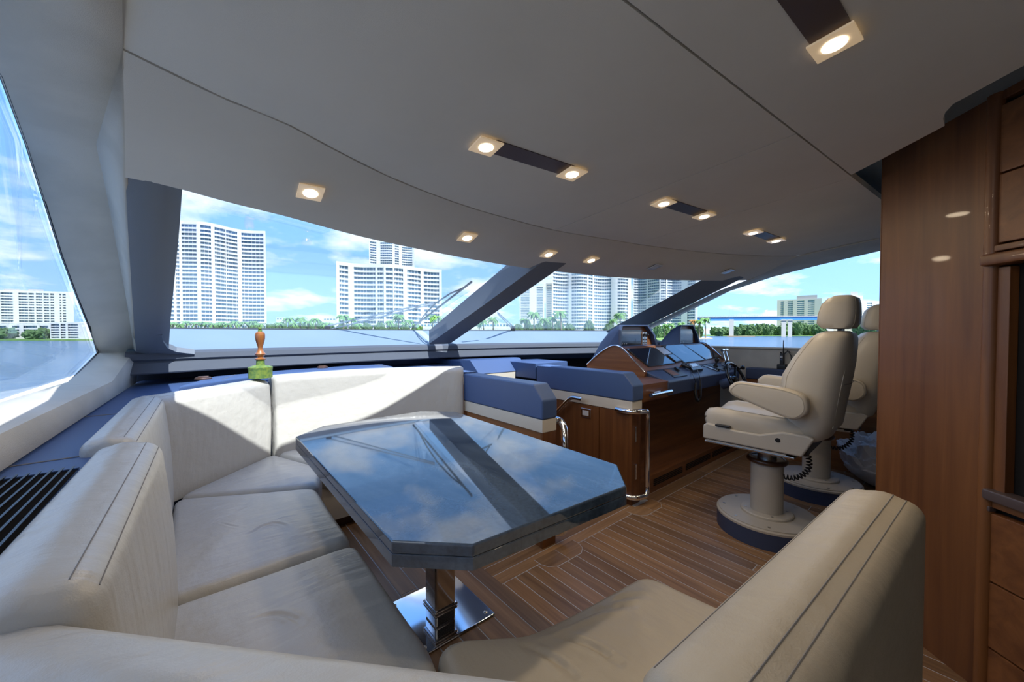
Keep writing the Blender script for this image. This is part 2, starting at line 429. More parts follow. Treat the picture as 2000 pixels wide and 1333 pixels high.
sbx = lambda y: interp(y, [.3, .433, .967, 1.2], [4.01, 4.016, 4.07, 4.07])
panel(lambda y: xat(s2, y) + .0025, sbx)
# aft panel with the notched edge in front of the bulkhead
edge = [ceil(*q) for q in [(1668, 340), (1722, 311), (1845, 246), (1842, 232), (1846, 220), (1862, 203), (2000, 128)]]
E2 = edge[-1]
ap = [V(-.105, seam_y(-.105) - .003, 0), V(edge[0].x, seam_y(edge[0].x) - .003, 0)] + [V(p.x, p.y, 0) for p in edge[1:]] + [V(E2.x - .55, E2.y - .55, 0), V(E2.x - .55, -5, 0), V(-.1, -5, 0)]
fin('ceiling_panel', prism(BM(), [cz(p.x, p.y) for p in ap], (0, 0, .03)), 'ceiling', ceiling, 0)
# recess panel above the helm side passage, bluish sky light put into its colour, and the deck head over everything
fin('recess_panel', prism(BM(), [cz(p.x, p.y, .10) for p in (V(2.2, .5, 0), V(4.4, .6, 0), V(4.4, -1.2, 0), V(1.6, -1.2, 0))], (0, 0, .02)), 'sill_vinyl', ceiling, 0)
rows = []
for k in range(5): rows.append([a.lerp(b, k / 4) + V(0, 0, .035) for a, b in zip(ICr, FEr)])
fin('deckhead_front', sheet(BM(), rows, (0, 0, .02)), 'roof', ceiling)
dk = [V(-.30, 1.2, 0), V(-.34, -5, 0), V(5.3, -5, 0), V(5.3, .4, 0), V(4.3, 1.0, 0)] + [V(p.x, p.y, 0) for p in ICr[::-6]]
fin('deckhead', prism(BM(), [cz(p.x, p.y, .14) for p in dk], (0, 0, .03)), 'roof', ceiling, 0)

# ---- port side: suede lined reveal round the big window
Gp = [V(-.33, -5, 2.25), V(-.33, .2, 2.07), at(0, 145, y=1.5), at(50, 280, y=1.9), at(85, 390, y=2.2), at(120, 500, y=2.5), at(152, 585, y=2.8), at(172, 635, y=3.0), at(190, 690, y=3.17), at(132, 749, y=2.66), at(0, 790, y=2.0), V(-.52, 0, 1.13), V(-.52, -5, 1.13)]
Ip = [V(-.15, -5, 2.5), V(-.15, .2, 2.11), at(140, 0, z=2.03), at(190, 280, x=-.25), at(207, 360, x=-.265), at(222, 440, x=-.28), at(242, 550, x=-.292), at(253, 615, x=-.302), at(262, 687, x=-.315), at(217, 747, x=-.34), at(0, 850, x=-.38), V(-.42, 0, 1.108), V(-.42, -5, 1.108)]
Sp = [V(-.11, -5, 2.55), V(-.11, .2, 2.12), at(239, 0, x=-.1105), at(240, 95, x=-.129), at(243, 230, x=-.15), at(245, 345, x=-.18), at(253, 500, y=2.30), at(260, 620, y=2.9), at(267, 700, y=3.3), at(264, 748, y=3.4), at(0, 920, z=1.045), V(-.39, 0, 1.045), V(-.39, -5, 1.045)]
wp = BM()
loft(wp, [Gp, Ip, Sp], False, False)
wall_port = struct(fin('wall_port', wp, 'suede', None, 50))
so_ = wall_port.modifiers.new('thickness', 'SOLIDIFY'); so_.thickness = .012; so_.offset = 0
lp = BM(); box(lp, (-.56, -5, -.05), (-.40, 3.6, 1.12)); fin('lower_lining', lp, 'suede', wall_port, 0)
def ngon_fan(pts, t):
    bm = BM(); c = sum(pts, V(0, 0, 0)) / len(pts)
    A = [bm.verts.new(p) for p in pts]; ca = bm.verts.new(c); Bv = [bm.verts.new(p + t) for p in pts]; cb_ = bm.verts.new(c + t); n = len(pts)
    for i in range(n):
        j = (i + 1) % n; bm.faces.new((A[i], A[j], ca)); bm.faces.new((Bv[j], Bv[i], cb_)); bm.faces.new((A[i], Bv[i], Bv[j], A[j]))
    return bm
w1 = struct(fin('window_1', ngon_fan([p + V(-.006, 0, 0) for p in Gp[1:-1]], V(-.006, 0, 0)), 'glass', None, 0), 'large port side window pane overlooking the water')
sl1 = BM(); tube(sl1, [p + V(.003, 0, 0) for p in Gp[1:-1]], .006, 6); fin('window_seal', sl1, 'black_plastic', w1)

# ---- windscreen: ledge, frame, sill; profile swept along a bowed base line
def yb(x): return interp(x, [-.45, -.3, .1, .6, 1.2, 1.9, 2.6, 3.3, 4.0, 4.5, 4.9], [3.10, 3.18, 3.29, 3.37, 3.42, 3.42, 3.34, 3.17, 2.92, 2.68, 2.4])
X0, X1 = -.34, 4.75
XS = [X0 + (X1 - X0) * k / 70 for k in range(71)]
def sweep(prof): return [[V(x, yb(x) + dy, z) for x in XS] for dy, z in prof]
ws = sempty('trim_1', (2, 3.2, 1.0)); ws['label'] = 'dark vinyl windscreen ledge and frame above the blue dash'
fin('ledge', loft(BM(), sweep([(.42, 1.02), (.42, 1.10), (.04, 1.108), (-.03, 1.112), (-.034, 1.12), (-.01, 1.178), (.0, 1.184)]), False, False), 'frame_vinyl_shaded', ws)
fin('lower_frame', loft(BM(), sweep([(.0, 1.184), (.004, 1.188), (-.012, 1.20), (.0, 1.235), (.03, 1.252), (.05, 1.25)]), False, False), 'frame_vinyl_shaded', ws)
fin('sill', loft(BM(), sweep([(.045, 1.252), (.10, 1.262), (.30, 1.325), (.47, 1.384), (.53, 1.40)]), False, False), 'sill_vinyl', ws)
fin('glass_gasket', loft(BM(), sweep([(.50, 1.388), (.52, 1.401), (.56, 1.405), (.60, 1.36)]), False, False), 'rubber', ws)
fin('outer_deck', loft(BM(), sweep([(.56, 1.395), (.62, 1.30), (1.6, 1.16), (3.0, 1.0)]), False, False), 'roof', ws)
# panes between base curve and deck head
def top(x): 
    y = interp(x, [p.x for p in FEr], [p.y for p in FEr]); z = interp(x, [p.x for p in FEr], [p.z for p in FEr]); return V(x, y + .02, z + .055)
def wpane(name, xa, xb, label, xat_=None):
    rows = []
    for k in range(7):
        f = k / 6; row = []
        for j in range(15):
            x0 = xa if xat_ is None else xa + (xat_ - xa) * f; x = x0 + (xb - x0) * j / 14; b = V(x, yb(x) + .54, 1.40); t = top(x); t = t + (t - b) * .06
            row.append(b.lerp(t, f) + V(0, .0, .03 * math.sin(math.pi * f)))
        rows.append(row)
    return struct(fin(name, sheet(BM(), rows, (0, .004, .004)), 'glass', None, 60), label)
wpane('window_2', -.30, 1.86, 'port windscreen pane facing the white condominium towers', -.05)
wpane('window_3', 1.94, 4.55, 'starboard windscreen pane in front of the helm')
# port pillar
pn = V(0, .444, 1); pp = (0, 1.78, 1.875)
def pl(u, v): return at(u, v, n=pn, p=pp)
PL = [pl(u, v) for u, v in [(245, 345), (250, 450), (256, 550), (262, 640), (267, 706)]]
PR = [pl(u, v) for u, v in [(330, 360), (327, 450), (321, 550), (316, 630), (314, 694)]]
PLm = [a.lerp(b, .5) + V(0, -.012, -.006) for a, b in zip(PL, PR)]
bmP = BM(); loft(bmP, [[p + V(.03, .30, .06) for p in PL], PL, PLm, PR, [p + V(.035, .03, .02) for p in PR], [p + V(.02, .22, .13) for p in PR]], False, False)
tp = struct(fin('trim_2', bmP, 'frame_vinyl', None, 50), 'dark blue vinyl pillar between port window and windscreen')
fo = [pl(u, v) + V(0, -.01, 0) for u, v in [(300, 655), (317, 655), (319, 668), (327, 680), (345, 688), (380, 692), (380, 700), (300, 705)]]
fin('frame_corner', prism(BM(), fo, (0, .05, .03)), 'frame_vinyl', tp, 0)
# centre mullion
ML = [at(994, 514, x=1.85), at(918, 578, x=1.84), at(838, 646, x=1.83)]
MR = [at(1044, 523, x=1.90), at(945, 596, x=1.83), at(838, 672, x=1.75)]
ME = [at(1088, 527, x=2.10), at(1000, 586, x=2.04), at(880, 671, x=1.96)]
MG = [p + V(.10, .22, .07) for p in ME]
for A_ in (ML, MR, ME, MG): A_.insert(0, A_[0] + (A_[0] - A_[1]) * .25)
bmM = BM(); loft(bmM, [ML, [a.lerp(b, .9) + V(0, -.0, 0) for a, b in zip(ML, MR)], MR, [b.lerp(a, .06) + V(0, 0, -.006) for a, b in zip(ME, MR)], [b.lerp(a, .94) + V(0, 0, -.004) for a, b in zip(ME, MR)], ME, MG], False, True)
tm = struct(fin('trim_3', bmM, 'frame_vinyl', None, 40), 'raked dark blue centre mullion of the windscreen')
# starboard pillar: dark vinyl part and beige part
SL = [at(1375, 545, x=3.80), at(1290, 590, x=4.05), at(1212, 632, x=4.32), at(1180, 650, x=4.40)]
SR = [at(1432, 546, x=4.06), at(1345, 589, x=4.20), at(1260, 632, x=4.42), at(1222, 652, x=4.5)]
SS = [at(1446, 546, x=4.16), at(1352, 593, x=4.27), at(1265, 636, x=4.47), at(1230, 655, x=4.55)]
for A_ in (SL, SR, SS): A_.insert(0, A_[0] + (A_[0] - A_[1]) * .3)
bmS = BM(); loft(bmS, [[p + (p - EYE) * .08 for p in SL], SL, SR, SS], False, False)
ts = struct(fin('trim_4', bmS, 'frame_vinyl', None, 40), 'dark vinyl starboard windscreen pillar')
# starboard side: trim strip between headliner and window, wall, sill, window
TI = [ceil(1717, 465) + V(.0, -.35, .03), ceil(1717, 465), ceil(1640, 481), ceil(1555, 500), front(1510, 523), front(1460, 547), at(1400, 570, x=4.22), at(1330, 605, x=4.32), at(1262, 638, x=4.50), at(1240, 652, x=4.56)]
TW = [at(1800, 474, x=4.46), at(1717, 491, x=4.5), at(1660, 504, x=4.53), at(1600, 518, x=4.57), at(1510, 541, x=4.66), at(1425, 569, x=4.75), at(1385, 589, x=4.82), at(1335, 613, x=4.88), at(1277, 640, x=4.98), at(1250, 656, x=5.02)]
bt = BM(); loft(bt, [TI, [a.lerp(b, .5) + V(0, 0, -.004) for a, b in zip(TI, TW)], TW, [p + V(.03, 0, .05) for p in TW]], False, False)
wall_sb = struct(fin('wall_starboard', bt, 'suede', None, 50))
fin('piping', tube(BM(), [p + V(0, 0, -.006) for p in TI[1:6]], .005, 6), 'cream', wall_sb)
fin('lower_lining', box(BM(), (5.02, -5, -.05), (5.12, 3.0, 1.185)), 'suede', wall_sb, 0)
fin('window_sill', box(BM(), (4.985, -5, 1.182), (5.14, 2.9, 1.205), .008), 'cream', wall_sb)
upper = BM(); loft(upper, [[V(4.46, -5, 2.2), V(4.46, -.1, 2.12), TW[0]], [V(4.0, -5, 2.5), V(4.0, -.1, 2.15), TI[0]]], False, False); fin('upper_lining', upper, 'suede', wall_sb, 0)
outs = BM(); loft(outs, [[p + V(.03, 0, .05) for p in TW[:7]], [V(5.3, p.y + .1, 2.30 - .084 * p.y) for p in TW[:7]]], False, False); fin('outer_topside', outs, 'roof', wall_sb, 0)
wg = [V(4.46, -5, 2.2)] + [p + V(.015, 0, .01) for p in TW] + [V(5.07, 2.75, 1.20), V(5.07, 0, 1.20), V(5.07, -5, 1.20)]
struct(fin('window_4', ngon_fan(wg, V(.006, 0, 0)), 'glass', None, 0), 'starboard side window with the blue bridge beyond')
# ---- closing wall aft (behind the photographer)
struct(fin('wall_aft', box(BM(), (-.6, -5.1, -.05), (5.2, -5, 2.6)), 'cherry_z', None, 0))
struct(fin('light_block_port', box(BM(), (-.60, -5, -.05), (-.53, .05, 2.5)), 'suede', None, 0))  # unseen wall added to keep port light off the aft sofa and ceiling
struct(fin('light_block_starboard', box(BM(), (5.08, -5, -.05), (5.16, .15, 2.5)), 'cherry_z', None, 0))  # unseen wall added outside the glass to block starboard light aft
# ---- lower hull below dash so nothing leaks
wf = BM(); loft(wf, [[V(x, yb(x) + .42, 1.03) for x in XS], [V(x, yb(x) + .42, -.9) for x in XS]], False, False); struct(fin('wall_front', wf, 'dark', None, 0))
# ================================================================== DINETTE SOFA
sofa = thing('dinette_sofa', 'U-shaped cream leather dinette sofa around the blue stone table', 'sofa', (.4, 1.4, RZ))
def back(path, zt, zb, th, rearsign, m='leather', rf=.045, rr=.03, lean=.03, endr=.03, seams=(), zend=None):
    """upholstered back: profile swept along the front top line; rearsign +1 = rear is to the left of travel"""
    P = resample([V(p[0], p[1], 0) for p in (spline([V(*q, 0) for q in path], 6) if len(path) > 2 else path)], 26)
    D = []
    for i in range(len(P)): D.append((P[min(i + 1, len(P) - 1)] - P[max(i - 1, 0)]).normalized())
    prof = []; hgt = zt - zb
    def fr(z): return -lean * (zt - z) / hgt - .010 * math.sin(math.pi * (zt - z) / hgt)
    for k in range(7): z = zb + (zt - rf - zb) * k / 6; prof.append((fr(z), z))
    b0 = fr(zt - rf)
    for k in range(1, 6): a = math.pi / 2 * k / 5; prof.append((b0 + rf * (1 - math.cos(a)), zt - rf + rf * math.sin(a)))
    for k in (1, 2, 3): t = k / 4; prof.append((b0 + rf + (th - rf - rr - b0) * t, zt + .006 * math.sin(math.pi * t)))
    for k in range(6): a = math.pi / 2 * k / 5; prof.append((th - rr + rr * math.sin(a), zt - rr + rr * math.cos(a)))
    for k in range(1, 4): prof.append((th, zt - rr + (zb - zt + rr) * k / 3))
    cs = (th / 2, (zt + zb) / 2); rings = []
    L = (P[-1] - P[0]).length
    st = [(P[0], D[0], .0)] + [(P[0] + D[0] * e, D[0], f) for e, f in ((endr * .3, .6), (endr, 1))] + [(p, d, 1) for p, d in zip(P[1:-1], D[1:-1]) if (p - P[0]).length > endr * 1.2 and (p - P[-1]).length > endr * 1.2] + [(P[-1] - D[-1] * e, D[-1], f) for e, f in ((endr, 1), (endr * .3, .6))] + [(P[-1], D[-1], 0)]
    for p, d, f in st:
        nr = V(-d.y, d.x, 0) * rearsign; ring = []; q = endr * .6 * (1 - f)
        for s, z in prof:
            s2 = s + (q if s < cs[0] else -q) * min(1, abs(s - cs[0]) / .04); z2 = z - (q if z > cs[1] else 0)
            ring.append(p + nr * s2 + V(0, 0, z2))
        rings.append(ring)
    return rings, st
def add_back(path, zt, zb, th, rs, m='leather', seam=(), seam_mat='stitch', **k):
    rings, st = back(path, zt, zb, th, rs, **k)
    o = fin('back_cushion', loft(BM(), rings), m, sofa, 60)
    for j, off in seam:
        rows = [r for r, s in zip(rings, st) if s[2] == 1]
        pts = [r[j].lerp(r[j + 1], off) for r in rows]
        fin('stitching', tube(BM(), spline(pts, 2), .0010, 5), seam_mat, o)
    return o
ZS = .60
LN = [(11, .0), (11, .22)]
add_back([(-.095, .64), (-.085, 1.42)], 1.072, .56, .125, 1, seam=((8, .0), (10, .1)), endr=.03)
add_back([(-.135, 1.44), (-.13, 2.33)], 1.080, .56, .11, 1, seam=((8, .0), (10, .1)), endr=.025)
add_back([(-.15, 2.315), (.345, 2.795)], 1.070, .57, .13, 1, seam=((10, .2),), lean=.0, endr=.025, seam_mat='stitch_light')
bk = add_back([(.362, 2.80), (.70, 2.86), (1.05, 2.84), (1.40, 2.71), (1.625, 2.57)], 1.086, .57, .13, 1, seam=((10, .2),), lean=.03, endr=.025, seam_mat='stitch_light')
add_back([(.30, .20), (-.17, .71)], 1.045, .56, .13, 1, 'leather', endr=.04, rf=.05)
add_back([(1.075, .165), (.315, .205)], 1.04, .30, .125, 1, 'leather_dim', seam=((8, .5), (14, .0), (15, .5)), endr=.03, lean=.02)
seats = [
    [(-.10, 1.425), (.43, 1.425), (.43, .83), (.30, .28), (-.10, .66)],
    [(-.11, 1.435), (.428, 1.435), (.442, 2.06), (-.10, 2.325)],
    [(-.10, 2.34), (.452, 2.075), (.535, 2.35), (.345, 2.80)],
    [(.36, 2.81), (.545, 2.36), (1.50, 2.30), (1.60, 2.56), (1.05, 2.85)],
    [(.437, .835), (.62, .715), (1.10, .645), (1.15, .20), (.32, .25)]]
def cpx(*q): return [at(u, v, z=.612) for u, v in q]
CR = {1: [(cpx((478, 1046), (496, 1040), (512, 1030), (532, 1024), (552, 1025), (562, 1032)), .006, .0042), (cpx((430, 1022), (455, 1030), (490, 1036)), .004, .0016), (cpx((440, 1048), (465, 1044), (485, 1038)), .004, .0016), (cpx((500, 1056), (530, 1050), (556, 1044)), .005, .002), (cpx((538, 1018), (560, 1010), (585, 1006)), .005, .0015)],
      0: [(cpx((485, 1212), (515, 1203), (545, 1200), (572, 1208), (588, 1220)), .007, .0045)],
      4: [(cpx((1020, 1238), (1090, 1215), (1170, 1185), (1235, 1180)), .012, .007), (cpx((1030, 1262), (1075, 1285), (1120, 1320)), .010, .006), (cpx((1075, 1232), (1150, 1260), (1210, 1300)), .010, .006), (cpx((1120, 1195), (1200, 1165), (1260, 1160)), .012, .005)]}
for i, s in enumerate(seats):
    fin('seat_cushion', pillow(BM(), s, .44, ZS, .045 if i < 4 else .05, .016, .05, 170 if i in (0, 1, 4) else 0, CR.get(i, ())), 'leather' if i < 4 else 'leather_dim', sofa, 60)
fb = BM()
prism(fb, [V(-.24, .3, .25), V(.39, .5, .25), V(.39, 2.05, .25), V(.5, 2.38, .25), V(1.56, 2.38, .25), V(1.58, 2.7, .25), V(.4, 2.95, .25), V(-.24, 2.4, .25)], (0, 0, .20))
fin('base', fb, 'cream', sofa, 0)
fb = BM(); prism(fb, [V(-.2, .3, RZ), V(.34, .5, RZ), V(.34, 2.08, RZ), V(.46, 2.43, RZ), V(1.5, 2.43, RZ), V(1.5, 2.9, RZ), V(.4, 2.95, RZ), V(-.2, 2.4, RZ)], (0, 0, .07)); fin('plinth', fb, 'cherry_dark', sofa, 0)
fb = BM(); prism(fb, [V(.2, .08, RZ), V(1.06, .08, RZ), V(1.05, .58, RZ), V(.6, .66, RZ), V(.4, .74, RZ), V(.3, .6, RZ)], (0, 0, .27)); fin('base', fb, 'cream', sofa, 0)
# ================================================================== TABLE
tab = thing('dinette_table', 'polished blue stone dinette table with clipped corners on a chrome post', 'table', (.77, 1.40, RZ))
TP = [at(*q, z=.88) for q in [(577, 853.5), (630, 832.5), (822, 803.5), (889, 804.5), (1206, 908), (1224, 950), (924, 1065), (765, 1058)]]
tb = BM(); prism(tb, TP, (0, 0, -.030), .005, 3)
top_o = fin('tabletop', tb, 'blue_stone', tab, 0)
cT = sum(TP, V(0, 0, 0)) / 8
fin('edge_slab', prism(BM(), [p + V(0, 0, -.0308) for p in TP], (0, 0, -.030), .002, 2), 'blue_stone', top_o, 25)
fin('glue_line', prism(BM(), [p.lerp(cT, .002) + V(0, 0, -.0295) for p in TP], (0, 0, -.003)), 'blue_stone', top_o, 0)
px_, py_ = .75, 1.365
fin('base_plate', box(BM(), (.60, 1.24, RZ), (.94, 1.58, RZ + .009), .005, 2), 'chrome', tab)
bmc = BM()
for sx, sy in ((.91, 1.27), (.91, 1.55), (.63, 1.27), (.63, 1.55)): fin('screw', lathe(BM(), [(.0, 0), (.009, 0), (.009, .002), (.006, .004), (0, .004)], (sx, sy, RZ + .009), 12), 'brushed', tab)
fin('pedestal', box(BM(), (px_ - .046, py_ - .046, RZ + .009), (px_ + .046, py_ + .046, .82), .008, 3), 'chrome', tab)
for z in (.235, .248): fin('collar', box(BM(), (px_ - .053, py_ - .053, z), (px_ + .053, py_ + .053, z + .011), .005, 3), 'chrome', tab)
fin('screw', lathe(BM(), [(.0, 0), (.009, 0), (.009, .002), (.006, .003), (0, .003)], (px_ - .046, py_, .47), 12, V(-1, 0, 0)), 'brushed', tab)
fin('underframe', box(BM(), (px_ - .16, py_ - .3, .80), (px_ + .16, py_ + .3, .818)), 'black_plastic', tab, 0)
# ================================================================== BLUE DASH behind the sofa
dash = thing('dash_shelf', 'blue leather shelf running round behind the sofa under the windscreen', 'shelf', (0, 3.0, 1.0))
dp = [V(-.37, -.4, 0), V(-.21, -.4, 0), V(-.21, 2.36, 0), V(.30, 2.88, 0), V(1.05, 3.0, 0), V(1.66, 2.82, 0), V(1.70, 2.62, 0), V(1.78, 2.62, 0), V(1.78, 3.1, 0), V(2.0, 3.35, 0), V(2.0, yb(2.0) + .40, 0)] + [V(x, yb(x) + .40, 0) for x in (1.5, 1.0, .5, 0, -.3)] + [V(-.36, 3.3, 0)]
ds = fin('shelf_board', prism(BM(), [V(p.x, p.y, 1.0) for p in dp], (0, 0, .04)), 'blue_leather', dash, 0)
# seams across the port shelf
for a, b in (((165, 815), (228, 809)), ((15, 913), (172, 890)), ((318, 733), (340, 745))):
    fin('seam', tube(BM(), [at(*a, z=1.0405), at(*b, z=1.0405)], .0022, 5), 'stitch', ds)
# raised pad with bronze vents
pz = 1.085
pf = [at(345, 764, z=1.045), at(384, 748, z=pz)]
pad = [V(-.09, 2.62, 0), V(.26, 2.95, 0), V(.62, 3.04, 0), V(1.05, 3.06, 0), V(1.24, 3.03, 0), V(1.26, 3.33, 0), V(1.0, 3.38, 0), V(.5, 3.28, 0), V(.06, 3.08, 0)]
pd = fin('padded_top', prism(BM(), [V(p.x, p.y, 1.04) for p in pad], (0, 0, .045), .012, 3), 'blue_leather', dash, 30)
for off in (.0, .02): fin('stitching', tube(BM(), [V(1.20 - off, 3.04, 1.0855), V(1.215 - off, 3.33, 1.0855)], .0018, 5), 'stitch', pd)
fin('stitching', tube(BM(), [V(.10, 2.82, 1.0855), V(.18, 3.12, 1.0855)], .0015, 5), 'stitch', pd)
fin('riser', loft(BM(), [[V(x, yb(x) + .30, 1.035) for x in [1.0 + .1 * k for k in range(12)]], [V(x, yb(x) + .30, 1.10) for x in [1.0 + .1 * k for k in range(12)]]], False, False), 'blue_leather', dash, 0)
def vent(p, n, lab):
    t = thing('dash_vent', lab, 'vent', p, 0, 'round bronze vents on the dash')
    fin('bezel', lathe(BM(), [(.0, 0), (.042, 0), (.042, .006), (.036, .012), (.030, .012), (.028, .006), (0, .006)], p, 24), 'bronze', t)
    for k in (-1, 0, 1): fin('vane', box(BM(), (p[0] - .026, p[1] + k * .014 - .003, p[2] + .006), (p[0] + .026, p[1] + k * .014 + .003, p[2] + .017), .002), 'bronze', t)
vent(at(397, 741, z=1.0855), 0, 'round bronze dash vent left of the turned wooden ornament')
vent(at(630, 719, z=1.0855), 0, 'round bronze dash vent right of the turned wooden ornament')
# turned ornament
ob = at(509, 738, z=1.0855); ob = V(ob.x, ob.y, 1.0855)
orn = thing('turned_ornament', 'turned orange wooden handle standing on a green drum base', 'ornament', ob)
k_ = 2.62 / 735
fin('drum_base', lathe(BM(), [(.0, 0), (.064, 0), (.064, .052), (.066, .055), (.066, .066), (.055, .070), (.040, .076), (.024, .078), (.022, .105), (.024, .108), (0, .108)], ob, 28), 'verdigris', orn)
fin('handle', lathe(BM(), [(.0, .108), (.026, .110), (.030, .118), (.018, .126), (.016, .130), (.026, .140), (.029, .148), (.020, .160), (.014, .175), (.013, .190), (.020, .215), (.026, .240), (.0275, .258), (.027, .262), (.0275, .268), (.024, .280), (.012, .288), (0, .288)], ob, 28), 'turned_wood', orn)
fin('finial', lathe(BM(), [(.0, .286), (.012, .288), (.011, .296), (.007, .298), (.0115, .304), (.010, .313), (0, .316)], ob, 20), 'verdigris', orn)
# port air grille
gr = thing('air_grille', 'black louvred air grille let into the blue shelf beside the sofa', 'grille', (-.29, 1.2, 1.04))
fin('well', box(BM(), (-.345, .55, 1.0402), (-.225, 1.33, 1.0412)), 'dark', gr, 0)
for k in range(7):
    x = -.335 + k * .0165
    fin('slat', prism(BM(), [V(x, .56, 1.041), V(x + .004, .56, 1.041), V(x + .010, .56, 1.052), V(x + .006, .56, 1.052)], (0, .76, 0)), 'brushed' if False else 'black_plastic', gr, 0)
fin('frame', box(BM(), (-.349, 1.322, 1.040), (-.222, 1.334, 1.046), .002), 'blue_leather', gr)
# ================================================================== PARTITIONS
part = thing('dinette_partition', 'low partition with thick blue padded cap at the end of the sofa', 'partition', (1.70, 2.1, 0))
def cap_profile(y_end, y_far, zt=1.035, zb=.818, ch=.085): return [V(0, y_far, zb), V(0, y_far, zt), V(0, y_end + ch, zt), V(0, y_end, zt - .095), V(0, y_end, zb)]
fin('padded_cap', prism(BM(), [p + V(1.638, 0, 0) for p in cap_profile(1.675, 2.59)], (.135, 0, 0), .012, 3), 'blue_leather', part, 30)
fin('cream_band', box(BM(), (1.642, 1.68, .735), (1.769, 2.59, .8175), .004), 'cream', part)
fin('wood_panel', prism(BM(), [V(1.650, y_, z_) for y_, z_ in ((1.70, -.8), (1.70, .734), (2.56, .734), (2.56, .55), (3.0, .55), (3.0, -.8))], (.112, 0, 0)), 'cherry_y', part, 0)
fin('end_post', box(BM(), (1.646, 1.682, -.02), (1.766, 1.705, .734), .004), 'cherry_z', part)
def rail(name, pts, r, parent, fr=.05): return fin(name, tube(BM(), fillet(pts, fr, 7), r, 14), 'chrome', parent, 60)
rail('grab_rail', [V(1.766, 1.72, .78), V(1.835, 1.72, .79), V(1.835, 1.67, .74), V(1.80, 1.635, .66), V(1.795, 1.632, .10), V(1.80, 1.66, .06), V(1.765, 1.70, .06)], .024, part, .06)
# switch-side cabinet to starboard
helm = thing('helm_console', 'wooden helm console with navy leather desk, hooded instruments and flat screens', 'helm console', (3.5, 2.0, 0))
fin('padded_cap', prism(BM(), [p + V(2.60, 0, 0) for p in cap_profile(1.65, 2.75, 1.045, .825)], (.15, 0, 0), .012, 3), 'blue_leather', helm, 30)
fin('cream_band', box(BM(), (2.604, 1.66, .738), (2.745, 2.9, .8245), .004), 'cream', helm)
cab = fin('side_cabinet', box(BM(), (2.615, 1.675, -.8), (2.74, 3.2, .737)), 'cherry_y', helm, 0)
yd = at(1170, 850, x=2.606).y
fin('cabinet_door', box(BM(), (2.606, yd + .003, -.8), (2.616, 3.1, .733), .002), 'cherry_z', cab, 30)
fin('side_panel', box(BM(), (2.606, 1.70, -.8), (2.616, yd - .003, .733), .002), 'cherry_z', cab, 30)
fin('corner_post', box(BM(), (2.606, 1.665, -.01), (2.735, 1.70, .736), .003), 'cherry_z', cab, 30)
for z in (.56, .26): fin('latch', box(BM(), (2.64, 1.652, z - .06), (2.665, 1.666, z + .06), .003), 'chrome', cab, 30)
# switch plate
sp = at(1145, 807, x=2.606)
swp = fin('switch_plate', box(BM(), (2.596, sp.y - .055, sp.z - .04), (2.607, sp.y + .055, sp.z + .04), .004, 3), 'chrome', cab)
for k in (-1, 0, 1): fin('rocker', box(BM(), (2.592, sp.y + k * .022 - .010, sp.z - .022), (2.5965, sp.y + k * .022 + .010, sp.z + .022), .001), 'lamp_glass_off', swp)
rail('grab_rail', [V(2.60, 1.80, .745), V(2.585, 1.72, .745), V(2.62, 1.635, .745), V(2.72, 1.60, .745), V(2.745, 1.612, .70), V(2.745, 1.612, .12), V(2.72, 1.60, .07), V(2.62, 1.635, .065), V(2.585, 1.72, .065), V(2.60, 1.80, .065)], .022, helm, .05)
# handrail down the stairs on the cabinet side
hr = thing('stair_handrail', 'chrome stair handrail sloping down beside the switch plate', 'handrail', (2.57, 2.0, .7))
h0 = at(1137, 780, x=2.555); h1 = at(1115, 776, x=2.555); h2 = at(1062, 830, x=2.555)
rail('rail', [h0, h1, h2, h2 + (h2 - h1) * .5], .017, hr, .05)
for q in (h1.lerp(h2, .35),): fin('bracket', tube(BM(), [q, q + V(.055, 0, -.01)], .006, 8), 'chrome', hr)
# forward pad across the stairwell
fp = thing('stairwell_dash', 'lavender blue padded dash block ahead of the stairs', 'dash', (2.4, 3.1, .9))
prof = [V(0, 3.06, .955), V(0, 3.20, 1.09), V(0, 3.62, 1.095), V(0, 3.62, .955)]
fin('padded_top', prism(BM(), [p + V(1.98, 0, 0) for p in prof], (.80, 0, 0), .012, 3), 'blue_leather', fp, 30)
fin('cream_band', box(BM(), (1.80, 3.07, .87), (2.60, 3.3, .954), .004), 'cream', fp)
fin('wood_face', box(BM(), (1.78, 3.09, -.8), (2.60, 3.3, .869)), 'cherry_x', fp, 0)
fin('dash_top', box(BM(), (2.60, 2.76, .90), (3.08, 3.55, 1.06), .01), 'blue_leather', fp)
for q, l in (((1026, 693), 'small bronze dash vent ahead of the stairs'), ((1153, 690), 'small bronze dash vent beside the helm hood')):
    p = at(*q, z=1.0975); p = V(p.x, min(p.y, 3.6), 1.0975) if q[0] < 1100 else at(1153, 691, z=1.062)
    vent(p, 0, l)
# ================================================================== HELM CONSOLE
YF = 1.65; DN = V(0, -.298, 1); DP = (0, YF, .94)
def desk(u, v): return at(u, v, n=DN, p=DP)
SN = V(0, -.75, 1); SP_ = (0, 1.86, 1.012)
def scr(u, v): return at(u, v, n=SN, p=SP_)
fin('knee_panel', box(BM(), (2.74, 1.95, .14), (5.0, 2.0, .95)), 'cherry_x', helm, 0)
pln = fin('plinth', box(BM(), (2.74, 1.69, -.005), (5.0, 1.96, .15), .004), 'cherry_x', helm, 30)
for (ua, ub) in ((1277, 1333), (1340, 1387), (1391, 1432)):
    a = at(ua, 900, y=1.688).x; b = at(ub, 900, y=1.688).x
    for k in range(4): fin('vent_slot', box(BM(), (a, 1.6865, .052 + k * .016), (b, 1.6905, .059 + k * .016)), 'dark', pln, 0)
